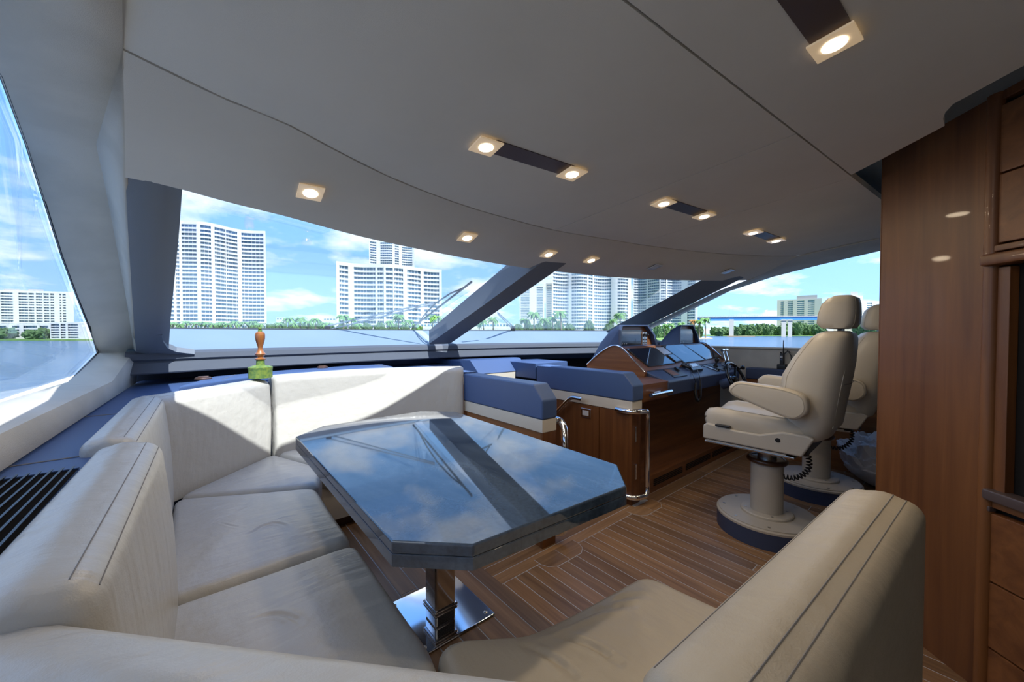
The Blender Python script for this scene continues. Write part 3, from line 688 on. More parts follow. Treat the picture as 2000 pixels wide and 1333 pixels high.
# wooden desk corner with drawer front and bar handle
dr = fin('desk_corner', prism(BM(), [V(2.75, 1.66, .945), V(2.75, 2.0, .985), V(2.75, 2.62, .995), V(2.75, 2.62, .80), V(2.75, 1.66, .80)], (.42, 0, 0), .004), 'cherry_x', helm, 30)
hA, hB = V(2.80, 1.615, .86), V(3.13, 1.615, .86)
fin('bar_handle', tube(BM(), [hA, hB], .018, 14), 'chrome', dr)
fin('handle_mount', box(BM(), (2.86, 1.612, .865), (2.95, 1.662, .885), .004), 'chrome', dr)
fin('desk_pad', prism(BM(), [V(3.15, YF, .812), V(3.15, YF, .935), V(3.15, YF + .02, .948), V(3.15, 1.875, 1.012), V(3.15, 2.0, 1.0), V(3.15, 2.0, .812)], (1.62, 0, 0), .012, 3), 'navy', helm, 30)
# fairing: wood side cheek, chrome edge, sloping instrument board
ck = [at(1147, 713, x=3.10), at(1170, 692, x=3.10), at(1190, 679, x=3.10), at(1203, 676, x=3.10), at(1216, 682, x=3.10), at(1240, 706, x=3.10), at(1260, 728, x=3.10)]
ckb = ck + [V(3.10, 1.86, .96), V(3.10, 2.52, .96)]
fin('fairing_cheek', prism(BM(), ckb, (.03, 0, 0)), 'cherry_y', helm, 0)
fin('chrome_edge', tube(BM(), [p + V(-.004, 0, .004) for p in spline(ck, 4)], .008, 8), 'chrome', helm)
ck2 = [p + V(1.83, 0, 0) for p in ckb]
fin('fairing_cheek', prism(BM(), ck2, (.03, 0, 0)), 'cherry_y', helm, 0)
fin('chrome_edge', tube(BM(), [p + V(1.862, 0, .004) for p in spline(ck, 4)], .008, 8), 'chrome', helm)
pk = V(0, 2.157, 1.235)
fin('instrument_board', prism(BM(), [V(3.13, 1.86, 1.012), V(3.13, 2.16, 1.237), V(3.13, 2.5, 1.04), V(3.13, 2.5, .96), V(3.13, 1.86, .96)], (1.80, 0, 0)), 'navy', helm, 0)
fin('board_facing', prism(BM(), [V(3.14, 1.865, 1.0165), V(3.14, 2.15, 1.2305), V(4.92, 2.15, 1.2305), V(4.92, 1.865, 1.0165)], (0, -.0015, .002)), 'cherry_x', helm, 0)
def zz(x, y): return (1140 + x / 5.882, 610 + y / 5.882)
def screen(quad, name, mframe, mface, th=.012, ins=.06):
    Q = [scr(*zz(*q)) for q in quad]; n = SN.normalized(); c = sum(Q, V(0, 0, 0)) / 4
    o = fin(name, prism(BM(), [q + n * .002 for q in Q], n * th, .002), mframe, helm, 30)
    if mface: fin('glass_face', prism(BM(), [q.lerp(c, ins) + n * (th + .002) for q in Q], n * .001), mface, o, 0)
    return o
screen([(480, 432), (800, 418), (1040, 598), (740, 637)], 'chart_screen', 'black_gloss', 'screen')
screen([(885, 395), (1130, 378), (1385, 560), (1155, 592)], 'chart_screen', 'black_gloss', 'screen')
screen([(1150, 392), (1350, 374), (1568, 520), (1395, 556)], 'chart_screen', 'black_gloss', 'screen')
screen([(815, 418), (905, 414), (1005, 488), (915, 500)], 'control_panel', 'brushed', 'lamp_glass_off')
screen([(945, 508), (1010, 498), (1115, 575), (1050, 590)], 'autopilot_head', 'black_plastic', 'screen', .02, .15)
# hooded pods
def hood(u0, u1, u2, u3, lab, wide):
    yv = 2.165
    O = [at(u0, 678, y=yv), at(u0, 645, y=yv + .02), at(u0 + 3, 635, y=yv + .02), at(u1, 635, y=yv + .02), at(u2, 655, y=yv + .01), at(u3, 678, y=yv)]
    zb = 1.235
    O[0].z = zb; O[-1].z = zb
    c = sum(O, V(0, 0, 0)) / 6
    I = [p.lerp(c, .13) for p in O]; I[0].z = zb + .004; I[-1].z = zb + .004
    R = [p + V(0, .05, 0) for p in I]
    M1 = [V(p.x, p.y + .12, zb - .05 + (p.z - zb) * .97) for p in O]
    M2 = [V(p.x, p.y + .24, zb - .10 + (p.z - zb) * .62) for p in O]
    M3 = [V(p.x, p.y + .36, 1.04 + (p.z - zb) * .05) for p in O]
    bm = BM(); loft(bm, [M3, M2, M1, [p + V(0, .012, 0) for p in O], [p.lerp(c, .03) + V(0, -.002, 0) for p in O], I, R], False, True)
    bm.faces.new([bm.verts.new(p) for p in M3])
    pod = fin('instrument_hood', bm, 'navy', helm, 40)
    fin('pod_face', prism(BM(), [p + V(0, .0, 0) for p in R], (0, -.004, 0)), 'cherry_x', pod, 0)
    xl, xr = R[0].x, R[-1].x; zt_ = R[2].z; w = xr - xl
    sx1 = xl + w * (.64 if wide else .80)
    s = fin('display', box(BM(), (xl + .012, R[0].y - .016, zb + .006), (sx1, R[0].y - .004, zt_ - .035), .003), 'black_gloss', pod, 30)
    fin('glass_face', box(BM(), (xl + .03, R[0].y - .0175, zb + .045), (sx1 - .02, R[0].y - .016, zt_ - .052)), 'screen', s, 0)
    for k in range(3): fin('button', box(BM(), (xl + .06 + k * .035, R[0].y - .018, zb + .018), (xl + .07 + k * .035, R[0].y - .016, zb + .026)), 'lamp_glass_off', s, 0)
    if wide:
        for k in range(2):
            x0 = sx1 + .022 + k * .052
            kp = fin('key_panel', box(BM(), (x0, R[0].y - .014, zb + .010), (x0 + .040, R[0].y - .004, zt_ - .06), .003), 'brushed', pod, 30)
            fin('ignition_key', lathe(BM(), [(0, 0), (.012, 0), (.012, .02), (.006, .03), (0, .03)], (x0 + .02, R[0].y - .014, zt_ - .085), 12, V(0, -1, 0)), 'black_plastic', kp)
            for j in range(3): fin('push_button', lathe(BM(), [(0, 0), (.009, 0), (.008, .006), (0, .006)], (x0 + .02, R[0].y - .014, zb + .028 + j * .034), 10, V(0, -1, 0)), 'black_plastic', kp)
hood(1209, 1267, 1281, 1286, '', True)
hood(1327, 1355, 1364, 1368, '', False)
# desk fittings
def on_desk(quad, name, m, th, parent=None, bev=.002):
    n = DN.normalized(); return fin(name, prism(BM(), [desk(*zz(*q)) + n * .001 for q in quad], n * th, bev), m, parent or helm, 30)
cp = on_desk([(880, 655), (1030, 645), (1190, 735), (1040, 757)], 'switch_panel', 'black_plastic', .008)
on_desk([(915, 672), (985, 667), (1100, 728), (1030, 740)], 'wood_inlay', 'cherry_x', .010, cp)
on_desk([(1035, 655), (1060, 650), (1105, 688), (1085, 695)], 'toggle', 'black_gloss', .026, cp)
def dz(x, y): return V(x, y, .94 + .298 * (y - YF) + .001)
def desk_plate(x0, x1, y0, y1, name, m, th, parent=None):
    return fin(name, prism(BM(), [dz(x0, y0), dz(x1, y0), dz(x1, y1), dz(x0, y1)], DN.normalized() * th, .002), m, parent or helm, 30)
tp_ = desk_plate(4.26, 4.33, 1.685, 1.855, 'trim_tab_panel', 'black_plastic', .008)
desk_plate(4.275, 4.315, 1.70, 1.80, 'wood_inlay', 'brushed', .010, tp_)
fin('knob', lathe(BM(), [(0, 0), (.018, 0), (.016, .02), (0, .022)], dz(4.295, 1.70) + V(0, 0, .006), 14), 'black_gloss', tp_)
jp = desk_plate(4.39, 4.58, 1.675, 1.86, 'joystick_panel', 'black_plastic', .008)
for x_, y_ in ((4.46, 1.79), (4.50, 1.70)):
    fin('thruster_joystick', lathe(BM(), [(0, 0), (.024, 0), (.026, .014), (.014, .036), (.011, .054), (.022, .074), (.025, .094), (.014, .106), (0, .108)], dz(x_, y_), 16, V(.25, -.1, 1)), 'black_plastic', jp)
# throttles
th_b = dz(4.68, 1.74); th = thing('throttle_control', 'chrome twin-lever throttle at the starboard end of the helm desk', 'throttle', th_b)
fin('pod', lathe(BM(), [(0, -.06), (.055, -.06), (.055, .06), (.045, .07), (0, .07)], th_b + V(0, 0, .03), 24, V(1, 0, 0)), 'chrome', th)
for s in (-.045, .045):
    a = th_b + V(s, 0, .05); b = th_b + V(s, .04, .20)
    fin('lever', tube(BM(), [a, b], [.012, .009], 10), 'chrome', th); fin('grip', tube(BM(), [b + V(-.03, 0, .0), b + V(.03, 0, .0)], .016, 12), 'chrome', th)
# wheel
wc = V(4.20, 1.475, .893); wn = V(0, -.88, .42).normalized()
wh = thing('steering_wheel', 'black three-spoke steering wheel on the navy helm desk', 'steering wheel', wc)
A_ = V(1, 0, 0); B_ = wn.cross(A_).normalized()
fin('rim', tube(BM(), [wc + (A_ * math.cos(t) + B_ * math.sin(t)) * .178 for t in [2 * math.pi * k / 40 for k in range(40)]], .016, 10, True), 'black_gloss', wh, 60)
for k in range(3):
    t = math.radians(-90 + 120 * k + 20); e = wc + (A_ * math.cos(t) + B_ * math.sin(t)) * .17
    fin('spoke', tube(BM(), [wc - wn * .03, (wc - wn * .02).lerp(e, .6), e], [.016, .013, .012], 8), 'black_gloss', wh, 60)
fin('hub', lathe(BM(), [(0, -.02), (.045, -.02), (.045, .01), (.03, .022), (0, .024)], wc - wn * .02, 20, wn), 'black_gloss', wh)
fin('column', lathe(BM(), [(0, -.16), (.05, -.16), (.05, -.03), (0, -.03)], wc, 20, wn), 'navy', wh)
fin('column_ring', lathe(BM(), [(.0, -.04), (.054, -.04), (.054, -.03), (0, -.03)], wc, 20, wn), 'chrome', wh)
t = math.radians(35); kp = wc + (A_ * math.cos(t) + B_ * math.sin(t)) * .178
fin('spinner_knob', lathe(BM(), [(0, 0), (.008, 0), (.008, .03), (.022, .04), (.024, .055), (.015, .066), (0, .068)], kp, 16, wn), 'black_gloss', wh)
# VHF set with handset and coiled cord
vb = desk(*zz(1290, 655)); vhf = thing('radio_handset', 'black radio handset with coiled cord hanging over the navy desk', 'radio', vb)
n_ = DN.normalized()
cr = on_desk([(1190, 622), (1300, 618), (1365, 680), (1245, 700)], 'cradle', 'black_plastic', .03, vhf, .004)
on_desk([(1200, 625), (1275, 620), (1310, 655), (1240, 665)], 'display', 'lamp_glass_off', .034, vhf)
ha, hb_ = desk(*zz(1120, 630)) + n_ * .03, desk(*zz(1215, 670)) + n_ * .03
fin('handset', loft(BM(), [[p + A_ * (math.cos(t) * w) + V(0, .0, 0) + n_ * (math.sin(t) * h) for t in [2 * math.pi * k / 12 for k in range(12)]] for p, w, h in ((ha, .006, .006), (ha.lerp(hb_, .06), .030, .022), (ha.lerp(hb_, .4), .034, .024), (ha.lerp(hb_, .75), .026, .018), (hb_, .018, .014))]), 'black_plastic', vhf, 60)
fin('handset_clip', lathe(BM(), [(0, 0), (.016, 0), (.016, .03), (0, .03)], desk(*zz(1340, 655)), 12), 'black_plastic', vhf)
def coil(pts, R, r, turns, name, parent, m='black_plastic'):
    P = resample(spline(pts, 8), turns * 8); fr = frames(P); out = []
    for i, (p, (t, N, Bn)) in enumerate(zip(P, fr)):
        a = 2 * math.pi * i / 8; out.append(p + N * R * math.cos(a) + Bn * R * math.sin(a))
    return fin(name, tube(BM(), out, r, 5), m, parent, 60)
yh = YF - .02
c1 = [desk(*zz(1225, 690)) + n_ * .015, at(*zz(1262, 740), y=yh), at(*zz(1285, 810), y=yh)]
c3 = [at(*zz(1285, 810), y=yh), at(*zz(1283, 900), y=yh), at(*zz(1292, 985), y=yh), at(*zz(1312, 1018), y=yh), at(*zz(1335, 985), y=yh), at(*zz(1338, 900), y=yh), at(*zz(1332, 770), y=yh)]
c2 = [at(*zz(1332, 770), y=yh), at(*zz(1330, 735), y=yh), desk(*zz(1290, 680)) + n_ * .03]
fin('cord', tube(BM(), spline(c1, 5), .003, 6), 'black_plastic', vhf); fin('cord', tube(BM(), spline(c2, 5), .003, 6), 'black_plastic', vhf)
coil(c3, .011, .0035, 46, 'coiled_cord', vhf)
# starboard side shelf beyond the helm with a handheld radio
shf = thing('side_shelf', 'navy padded ledge under the starboard window', 'shelf', (4.95, 1.0, .8))
fin('padded_ledge', box(BM(), (4.86, -.2, .84), (5.02, 1.62, .966), .012, 3), 'navy', shf, 30)
fin('wood_side', box(BM(), (4.88, -.2, 0), (5.02, 1.62, .838)), 'cherry_y', shf, 0)
rb = at(1530, 721, z=.966); rb = V(min(rb.x, 4.96), rb.y, .966)
hrd = thing('handheld_radio', 'black handheld marine radio with antenna standing in its charger', 'radio', rb)
fin('charger', prism(BM(), [rb + V(-.045, -.04, 0), rb + V(.045, -.04, 0), rb + V(.045, .04, 0), rb + V(-.045, .04, 0)], (0, 0, .055), .008, 2), 'black_plastic', hrd)
bd = fin('body', prism(BM(), [rb + V(-.03, -.018, .045), rb + V(.03, -.018, .045), rb + V(.03, .018, .045), rb + V(-.03, .018, .045)], (0, 0, .13), .008, 2), 'black_plastic', hrd)
fin('display', box(BM(), (rb.x - .032, rb.y - .012, rb.z + .125), (rb.x - .0305, rb.y + .012, rb.z + .15)), 'lamp_glass_off', bd, 0)
fin('button', box(BM(), (rb.x - .032, rb.y - .008, rb.z + .10), (rb.x - .0305, rb.y + .008, rb.z + .112)), 'blue_leather', bd, 0)
fin('antenna', tube(BM(), [rb + V(0, -.01, .17), rb + V(0, -.01, .21), rb + V(0, -.01, .32)], [.009, .006, .0045], 8), 'black_plastic', hrd)
fin('knob', lathe(BM(), [(0, 0), (.008, 0), (.008, .014), (0, .014)], rb + V(0, .012, .175), 10), 'black_plastic', hrd)
coil([rb + V(0, -.02, .17), rb + V(.02, -.05, .20), rb + V(.02, -.08, .12), rb + V(.02, -.06, .03)], .006, .003, 16, 'cord', hrd)
# ================================================================== HELM CHAIRS
def se_ring(cx, cy, cz_, w, d, n=24, e=3.2):
    out = []
    for k in range(n):
        a = 2 * math.pi * k / n; c, s = math.cos(a), math.sin(a)
        out.append(V(cx + w / 2 * math.copysign(abs(c) ** (2 / e), c), cy + d / 2 * math.copysign(abs(s) ** (2 / e), s), cz_))
    return out
def helm_chair(loc, rz, label):
    t = thing('helm_chair', label, 'chair', (0, 0, 0), 0, 'pedestal helm chairs')
    fin('base_ring', lathe(BM(), [(0, 0), (.30, 0), (.30, .105), (0, .105)], (0, 0, 0), 48), 'navy', t)
    bp = fin('base_plate', lathe(BM(), [(0, .105), (.302, .105), (.302, .118), (.290, .124), (.290, .130), (0, .130)], (0, 0, 0), 48), 'plate_beige', t)
    for k in range(8):
        a = 2 * math.pi * k / 8 + .3; fin('screw', lathe(BM(), [(0, 0), (.009, 0), (.009, .003), (0, .003)], (.255 * math.cos(a), .255 * math.sin(a), .130), 8), 'brushed', bp)
    fl_ = fin('flange', lathe(BM(), [(0, .130), (.155, .130), (.155, .142), (.148, .147), (0, .147)], (0, 0, 0), 40), 'plate_beige', t)
    for k in range(4):
        a = 2 * math.pi * k / 4 + .5; fin('screw', lathe(BM(), [(0, 0), (.008, 0), (.008, .003), (0, .003)], (.125 * math.cos(a), .125 * math.sin(a), .147), 8), 'brushed', fl_)
    fin('column', lathe(BM(), [(0, .147), (.096, .147), (.096, .475), (.090, .48), (0, .48)], (0, 0, 0), 36), 'plate_beige', t)
    fin('collar_ring', tube(BM(), [V(.105 * math.cos(a), .105 * math.sin(a), .492) for a in [2 * math.pi * k / 32 for k in range(32)]], .017, 10, True), 'cherry_dark', t, 60)
    fin('collar_cap', lathe(BM(), [(0, .478), (.104, .478), (.095, .504), (0, .504)], (0, 0, 0), 32), 'cherry_dark', t)
    fin('inner_post', lathe(BM(), [(0, .49), (.056, .49), (.056, .60), (0, .60)], (0, 0, 0), 28), 'brushed', t)
    fin('slide_rail', box(BM(), (-.24, -.20, .592), (.24, .32, .606), .004), 'brushed', t)
    fin('slide_rail', box(BM(), (-.25, -.16, .607), (.25, .31, .617), .003), 'plate_beige', t)
    sh = [V(0, .325, .622), V(0, .325, .715), V(0, .30, .735), V(0, .12, .715), V(0, -.02, .715), V(0, -.14, .755), V(0, -.27, .755), V(0, -.30, .74), V(0, -.24, .622)]
    for s in (-1, 1):
        fin('seat_shell', prism(BM(), [p + V(s * .262 - (.035 if s > 0 else 0), 0, 0) for p in sh], (.035, 0, 0), .012, 3), 'plate_beige', t, 40)
        fin('pivot_cap', lathe(BM(), [(0, 0), (.014, 0), (.014, .002), (0, .002)], (s * .262, -.12, .70), 16, V(s, 0, 0)), 'black_plastic', t)
    fin('seat_pan', box(BM(), (-.23, -.26, .62), (.23, .31, .70), .01), 'black_plastic', t)
    rings = []
    for y, dz, w in ((-.25, -.03, .43), (-.22, 0, .46), (-.05, 0, .475), (.12, .006, .48), (.25, .012, .475), (.31, -.004, .45), (.338, -.035, .40)):
        h = w / 2; top = .826 + dz; bot = .69 if y < .33 else .735
        rings.append([V(-h * .93, y, bot), V(-h, y, bot + .04), V(-h, y, top - .045), V(-h * .96, y, top - .012), V(-h * .86, y, top + .006), V(-h * .72, y, top + .002), V(-h * .55, y, top - .018), V(0, y, top - .016), V(h * .55, y, top - .018), V(h * .72, y, top + .002), V(h * .86, y, top + .006), V(h * .96, y, top - .012), V(h, y, top - .045), V(h, y, bot + .04), V(h * .93, y, bot)])
    sc_ = fin('seat_cushion', loft(BM(), rings), 'chair_leather', t, 60)
    for j in (4, 10): fin('stitching', tube(BM(), [r[j] + V(0, 0, .0005) for r in rings[1:-1]], .0015, 5), 'stitch_light', sc_)
    rings = []
    for z, y, w, d in ((.70, -.24, .36, .12), (.73, -.245, .43, .20), (.82, -.250, .47, .265), (.95, -.244, .49, .32), (1.10, -.264, .495, .325), (1.20, -.296, .485, .29), (1.28, -.325, .46, .245), (1.33, -.344, .42, .21), (1.36, -.357, .35, .17), (1.376, -.362, .24, .10)):
        rings.append(se_ring(0, y, z, w, d, 32, 3.0))
    bk_ = fin('backrest', loft(BM(), rings), 'chair_leather', t, 70)
    for j in (3, 13): fin('stitching', tube(BM(), [r[j] for r in rings[1:-2]], .002, 5), 'stitch_light', bk_)
    # rear pocket panel
    rp = []
    for z, y, w in ((.80, -.386, .30), (.95, -.407, .33), (1.10, -.430, .34), (1.20, -.443, .32)): rp.append([V(-w / 2, y + .020, z), V(-w / 3.2, y + .004, z), V(0, y, z), V(w / 3.2, y + .004, z), V(w / 2, y + .020, z)])
    pkt = fin('rear_pocket', sheet(BM(), rp, (0, .02, 0)), 'chair_leather', bk_, 60)
    fin('stitching', tube(BM(), [p + V(0, -.001, -.035) for p in rp[2]], .002, 5), 'stitch', pkt)
    rings = []
    for z, y, w, d in ((1.388, -.365, .20, .08), (1.392, -.367, .27, .15), (1.42, -.362, .275, .195), (1.48, -.367, .27, .195), (1.54, -.374, .245, .175), (1.572, -.385, .23, .14), (1.588, -.387, .17, .08)): rings.append(se_ring(0, y, z, w, d, 28, 3.4))
    hd = fin('headrest', loft(BM(), rings), 'chair_leather', t, 70)
    for j in (4, 10, 18, 24): fin('stitching', tube(BM(), [r[j] for r in rings[1:-1]], .0016, 5), 'stitch_light', hd)
    fin('headrest_post', box(BM(), (-.06, -.385, 1.36), (.06, -.365, 1.41)), 'black_plastic', t, 0)
    ar = fillet_poly([V(0, .145, 1.0), V(0, .10, 1.052), V(0, -.16, 1.034), V(0, -.275, 1.0), V(0, -.285, .90), V(0, -.22, .846), V(0, -.12, .872), V(0, .12, .958)], .05, 4)
    for s in (-1, 1):
        x0 = s * .30 - .045
        a_ = fin('armrest', prism(BM(), [p + V(x0, 0, 0) for p in ar], (.09, 0, 0), .022, 4), 'chair_leather', t, 60)
        cA = sum(ar, V(0, 0, 0)) / len(ar)
        fin('stitching', tube(BM(), [(p.lerp(cA, .10)) + V(s * .3455, 0, 0) for p in ar], .0016, 5, True), 'stitch_light', a_)
        fin('arm_pivot', tube(BM(), [V(s * .22, -.24, .93), V(s * .30, -.24, .93)], .03, 14), 'black_plastic', t)
    coil([V(.02, -.17, .62), V(.03, -.22, .56), V(.02, -.22, .47), V(0, -.16, .41), V(0, -.09, .40)], .014, .005, 16, 'coiled_cable', t)
    fin('adjust_lever', box(BM(), (-.275, .15, .725), (-.24, .24, .738), .004), 'black_plastic', t)
    t.location = loc; t.rotation_euler = (0, 0, rz)
    return t
hc = helm_chair((3.0, .86, 0), math.radians(2), 'cream leather pedestal helm chair nearest the dinette')
dup(hc, (4.05, .80, 0), math.radians(12), None, 'cream leather pedestal helm chair half hidden behind the wooden bulkhead')
# bundle of white sheeting on the sole beyond the chairs
random.seed(3)
bs = at(1690, 935, z=0); bs = V(4.62, .46, 0)
bmb = BM(); bmesh.ops.create_icosphere(bmb, subdivisions=5, radius=1.0)
from mathutils import noise as mn
for v in bmb.verts:
    d = v.co.normalized(); s = 1 + .22 * mn.noise(d * 2.3 + V(3, 1, 0)) + .14 * abs(mn.noise(d * 5 + V(0, 7, 2))) + .05 * abs(mn.noise(d * 11))
    v.co = V(d.x * .30 * s, d.y * .26 * s, max(-.0, .0 + (d.z * .5 + .5) ** .8 * .44 * s)) + bs
tag(fin('sheeting_bundle', bmb, 'plastic_sheet', None, 40), 'crumpled white plastic sheeting bundle on the floor behind the helm chairs', 'plastic sheet')
# ================================================================== BULKHEAD AND CABINET (right edge of the picture)
BA = V(2.557, .272, 0); BD = V(.669, .743, 0).normalized(); BN = V(.743, -.669, 0).normalized()     # BN points away from the eye
def bh(u, v, off=0): return at(u, v, n=BN, p=BA - BN * off)
bA = V(bh(1715.5, 700).x, bh(1715.5, 700).y, 0); bB = V(bh(1926, 700).x, bh(1926, 700).y, 0)
wb = sempty('wall_bulkhead', bA); wb['label'] = 'tall reddish wooden bulkhead panel right of the helm chairs'
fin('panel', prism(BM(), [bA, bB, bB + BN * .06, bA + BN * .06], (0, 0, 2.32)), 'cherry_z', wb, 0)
fin('edge_lipping', prism(BM(), [bA - BN * .001, bA - BN * .001 - BD * .004, bA + BN * .06 - BD * -.004 + BD * -.008, bA + BN * .06], (0, 0, 2.3)), 'cherry_z', wb, 0)
bpo = bB - BD * .012
fin('rounded_post', tube(BM(), [bB + V(0, 0, -.0) - BD * .012, bB - BD * .012 + V(0, 0, 2.3)], .022, 16), 'cherry_z', wb, 60)
bC = bB - BD * .9
cabn = thing('wall_cabinet', 'dark wooden cabinet with drawers and open dark niche at the right edge', 'cabinet', bB - BD * .3)
def cbox(u0, v0, v1, off0, off1, name, m, parent, u1=2120, bev=.004, par=False):
    """board on the bulkhead plane between pixel columns; heights taken at column u0"""
    a = bh(u0, v0); z1 = a.z; z0 = bh(u0, v1).z; p0 = V(a.x, a.y, 0); b = bh(u1, v0); p1 = V(b.x, b.y, 0)
    return fin(name, prism(BM(), [p0 - BN * off1 + V(0, 0, z0), p1 - BN * off1 + V(0, 0, z0), p1 - BN * off0 + V(0, 0, z0), p0 - BN * off0 + V(0, 0, z0)], (0, 0, z1 - z0), bev), m, parent, 30)
fin('carcass', prism(BM(), [bB - BD * .02 + BN * .03, bC + BN * .03, bC + BN * .5, bB - BD * .02 + BN * .5], (0, 0, 2.3)), 'dark', cabn, 0)
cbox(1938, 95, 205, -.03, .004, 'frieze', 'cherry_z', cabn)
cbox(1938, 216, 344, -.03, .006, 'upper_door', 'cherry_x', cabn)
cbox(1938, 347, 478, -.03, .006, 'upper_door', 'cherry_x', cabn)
cbox(1926, 484, 496, -.03, .014, 'shelf_lip', 'cherry_z', cabn)
cbox(1934, 499, 522, -.03, .045, 'shelf_moulding', 'cherry_z', cabn, 2120, .012)
cbox(1940, 524, 965, -.03, .004, 'stile', 'cherry_z', cabn, 1976)
cbox(1932, 953, 974, -.03, .03, 'fiddle_rail', 'strip', cabn, 2120, .008)
cbox(1940, 975, 992, -.03, .006, 'counter_edge', 'cherry_x', cabn)
cbox(1923, 984, 994, -.01, .016, 'rail_foot', 'strip', cabn, 1942)
for v0, v1 in ((998, 1130), (1133, 1259), (1262, 1390), (1393, 1480)): cbox(1926, v0, v1, -.03, .006, 'drawer_front', 'cherry_x', cabn)
# ================================================================== DOWNLIGHTS
def light_plate(parent, c, n, ax, on=True, s=.094):
    n = n.normalized(); ax = (ax - n * ax.dot(n)).normalized(); ay = n.cross(ax)
    h = s / 2
    def sq(k, z): return [c + ax * (sx * h * k) + ay * (sy * h * k) + n * z for sx, sy in ((-1, -1), (1, -1), (1, 1), (-1, 1))]
    pl_ = fin('glass_plate', prism(BM(), sq(1, -.014), n * .006, .001), 'lamp_glass' if on else 'lamp_glass_off', parent, 30)
    fin('can', lathe(BM(), [(0, -.008), (.036, -.008), (.036, .0), (0, .0)], c, 24, n), 'black_plastic' if not on else 'lamp_glass', parent)
    fin('lens', lathe(BM(), [(0, -.0162), (.026, -.0162), (.026, -.0142), (0, -.0142)], c, 28, n), 'lens' if on else 'lens_off', pl_)
    if on:
        ld = bpy.data.lights.new('downlight', 'AREA'); ld.shape = 'DISK'; ld.size = .085; ld.energy = LAMP; ld.color = (1, .80, .56)
        lo = bpy.data.objects.new('lamp_bulb', ld); COL.objects.link(lo); lo.parent = parent
        lo.location = matw(parent).inverted() @ (c - n * .019); lo.rotation_euler = n.to_track_quat('Z', 'Y').to_euler()
LAMP = 1.5
def avg(L): return sum(L, V(0, 0, 0)) / len(L)
def twin(c1, c2, lab, n=NC):
    t = thing('twin_downlight', lab, 'ceiling light', c1, 0, 'twin downlights joined by a dark strip'); d = (c2 - c1).normalized(); nn = n.normalized(); sd = nn.cross(d)
    fin('strip', prism(BM(), [c1 + d * .02 + sd * .040 - nn * .003, c2 - d * .02 + sd * .040 - nn * .003, c2 - d * .02 - sd * .040 - nn * .003, c1 + d * .02 - sd * .040 - nn * .003], nn * .006), 'strip', t, 0)
    light_plate(t, c1, nn, d); light_plate(t, c2, nn, d)
twin(ceil(949, 281), ceil(1117, 335), 'twin downlight with dark strip over the middle of the dinette table')
twin(ceil(1296, 394), ceil(1375, 419), 'twin downlight with dark strip over the stairs')
twin(ceil(1471, 452), ceil(1516, 468), 'twin downlight with dark strip over the helm, smallest of its row')
cn = ceil(1629, 77); twin(cn, cn + V(-.36, .02, 0) + V(0, 0, -.002), 'twin downlight with dark strip at the top edge of the picture')
for (u, v), on, lab in (((606, 366), 1, 'single square downlight above the left sofa corner'), ((912, 457), 1, 'single square downlight above the forward sofa back'), ((1071, 491), 1, 'left one of two close single downlights above the centre mullion'), ((1154, 503), 1, 'right one of two close single downlights above the centre mullion'), ((1279, 517), 0, 'unlit grey square downlight above the helm hoods'), ((1421, 526), 0, 'unlit grey square downlight nearest the starboard pillar')):
    p = front(u, v); 
    # lift onto the bulged visor surface
    t = thing('downlight', lab, 'ceiling light', p, 0, 'single downlights on the visor')
    light_plate(t, p + V(0, 0, -.012), V(0, .3, 1), V(1, -.03, 0), bool(on), .090)
# ================================================================== WIPERS outside the windscreen
def onglass(u, v, lift=.03):
    """point on the windscreen glass seen at the pixel"""
    r = ray(u, v); best = None
    for k in range(400):
        t = 2.0 + k * .008; p = EYE + r * t; b = V(p.x, yb(p.x) + .54, 1.40); tp = top(p.x); f = (p.y - b.y) / (tp.y - b.y)
        z = b.z + (tp.z - b.z) * f + .03 * math.sin(math.pi * max(0, min(1, f))) + lift
        e = abs(p.z - z)
        if best is None or e < best[0]: best = (e, p)
    return best[1]
def wiper(piv, j, b0, b1, lab):
    pv = onglass(*piv); t = thing('windscreen_wiper', lab, 'wiper', pv, 0, 'windscreen wipers')
    J = onglass(*j); A = onglass(*b0); Bq = onglass(*b1)
    for s in (-.02, .02): fin('arm', tube(BM(), [pv + V(0, 0, s), J + V(0, 0, s * .4)], .007, 6), 'brushed', t)
    fin('blade', tube(BM(), [A, Bq], .010, 6), 'black_plastic', t)
    off = V(-.03, -.03, .05)
    fin('bow', tube(BM(), [A.lerp(Bq, .12), A.lerp(Bq, .3) + off * .7, A.lerp(Bq, .5) + off, A.lerp(Bq, .72) + off * .7, A.lerp(Bq, .9)], .008, 6), 'black_plastic', t)
    fin('pivot', lathe(BM(), [(0, -.03), (.03, -.03), (.025, .02), (0, .02)], pv, 12), 'black_plastic', t)
wiper((640, 641), (848, 592), (806, 640), (921, 551), 'long windscreen wiper lying across the port pane')
wiper((1002, 641), (972, 612), (930, 600), (960, 606), 'wiper behind the centre mullion at the foot of the starboard pane')
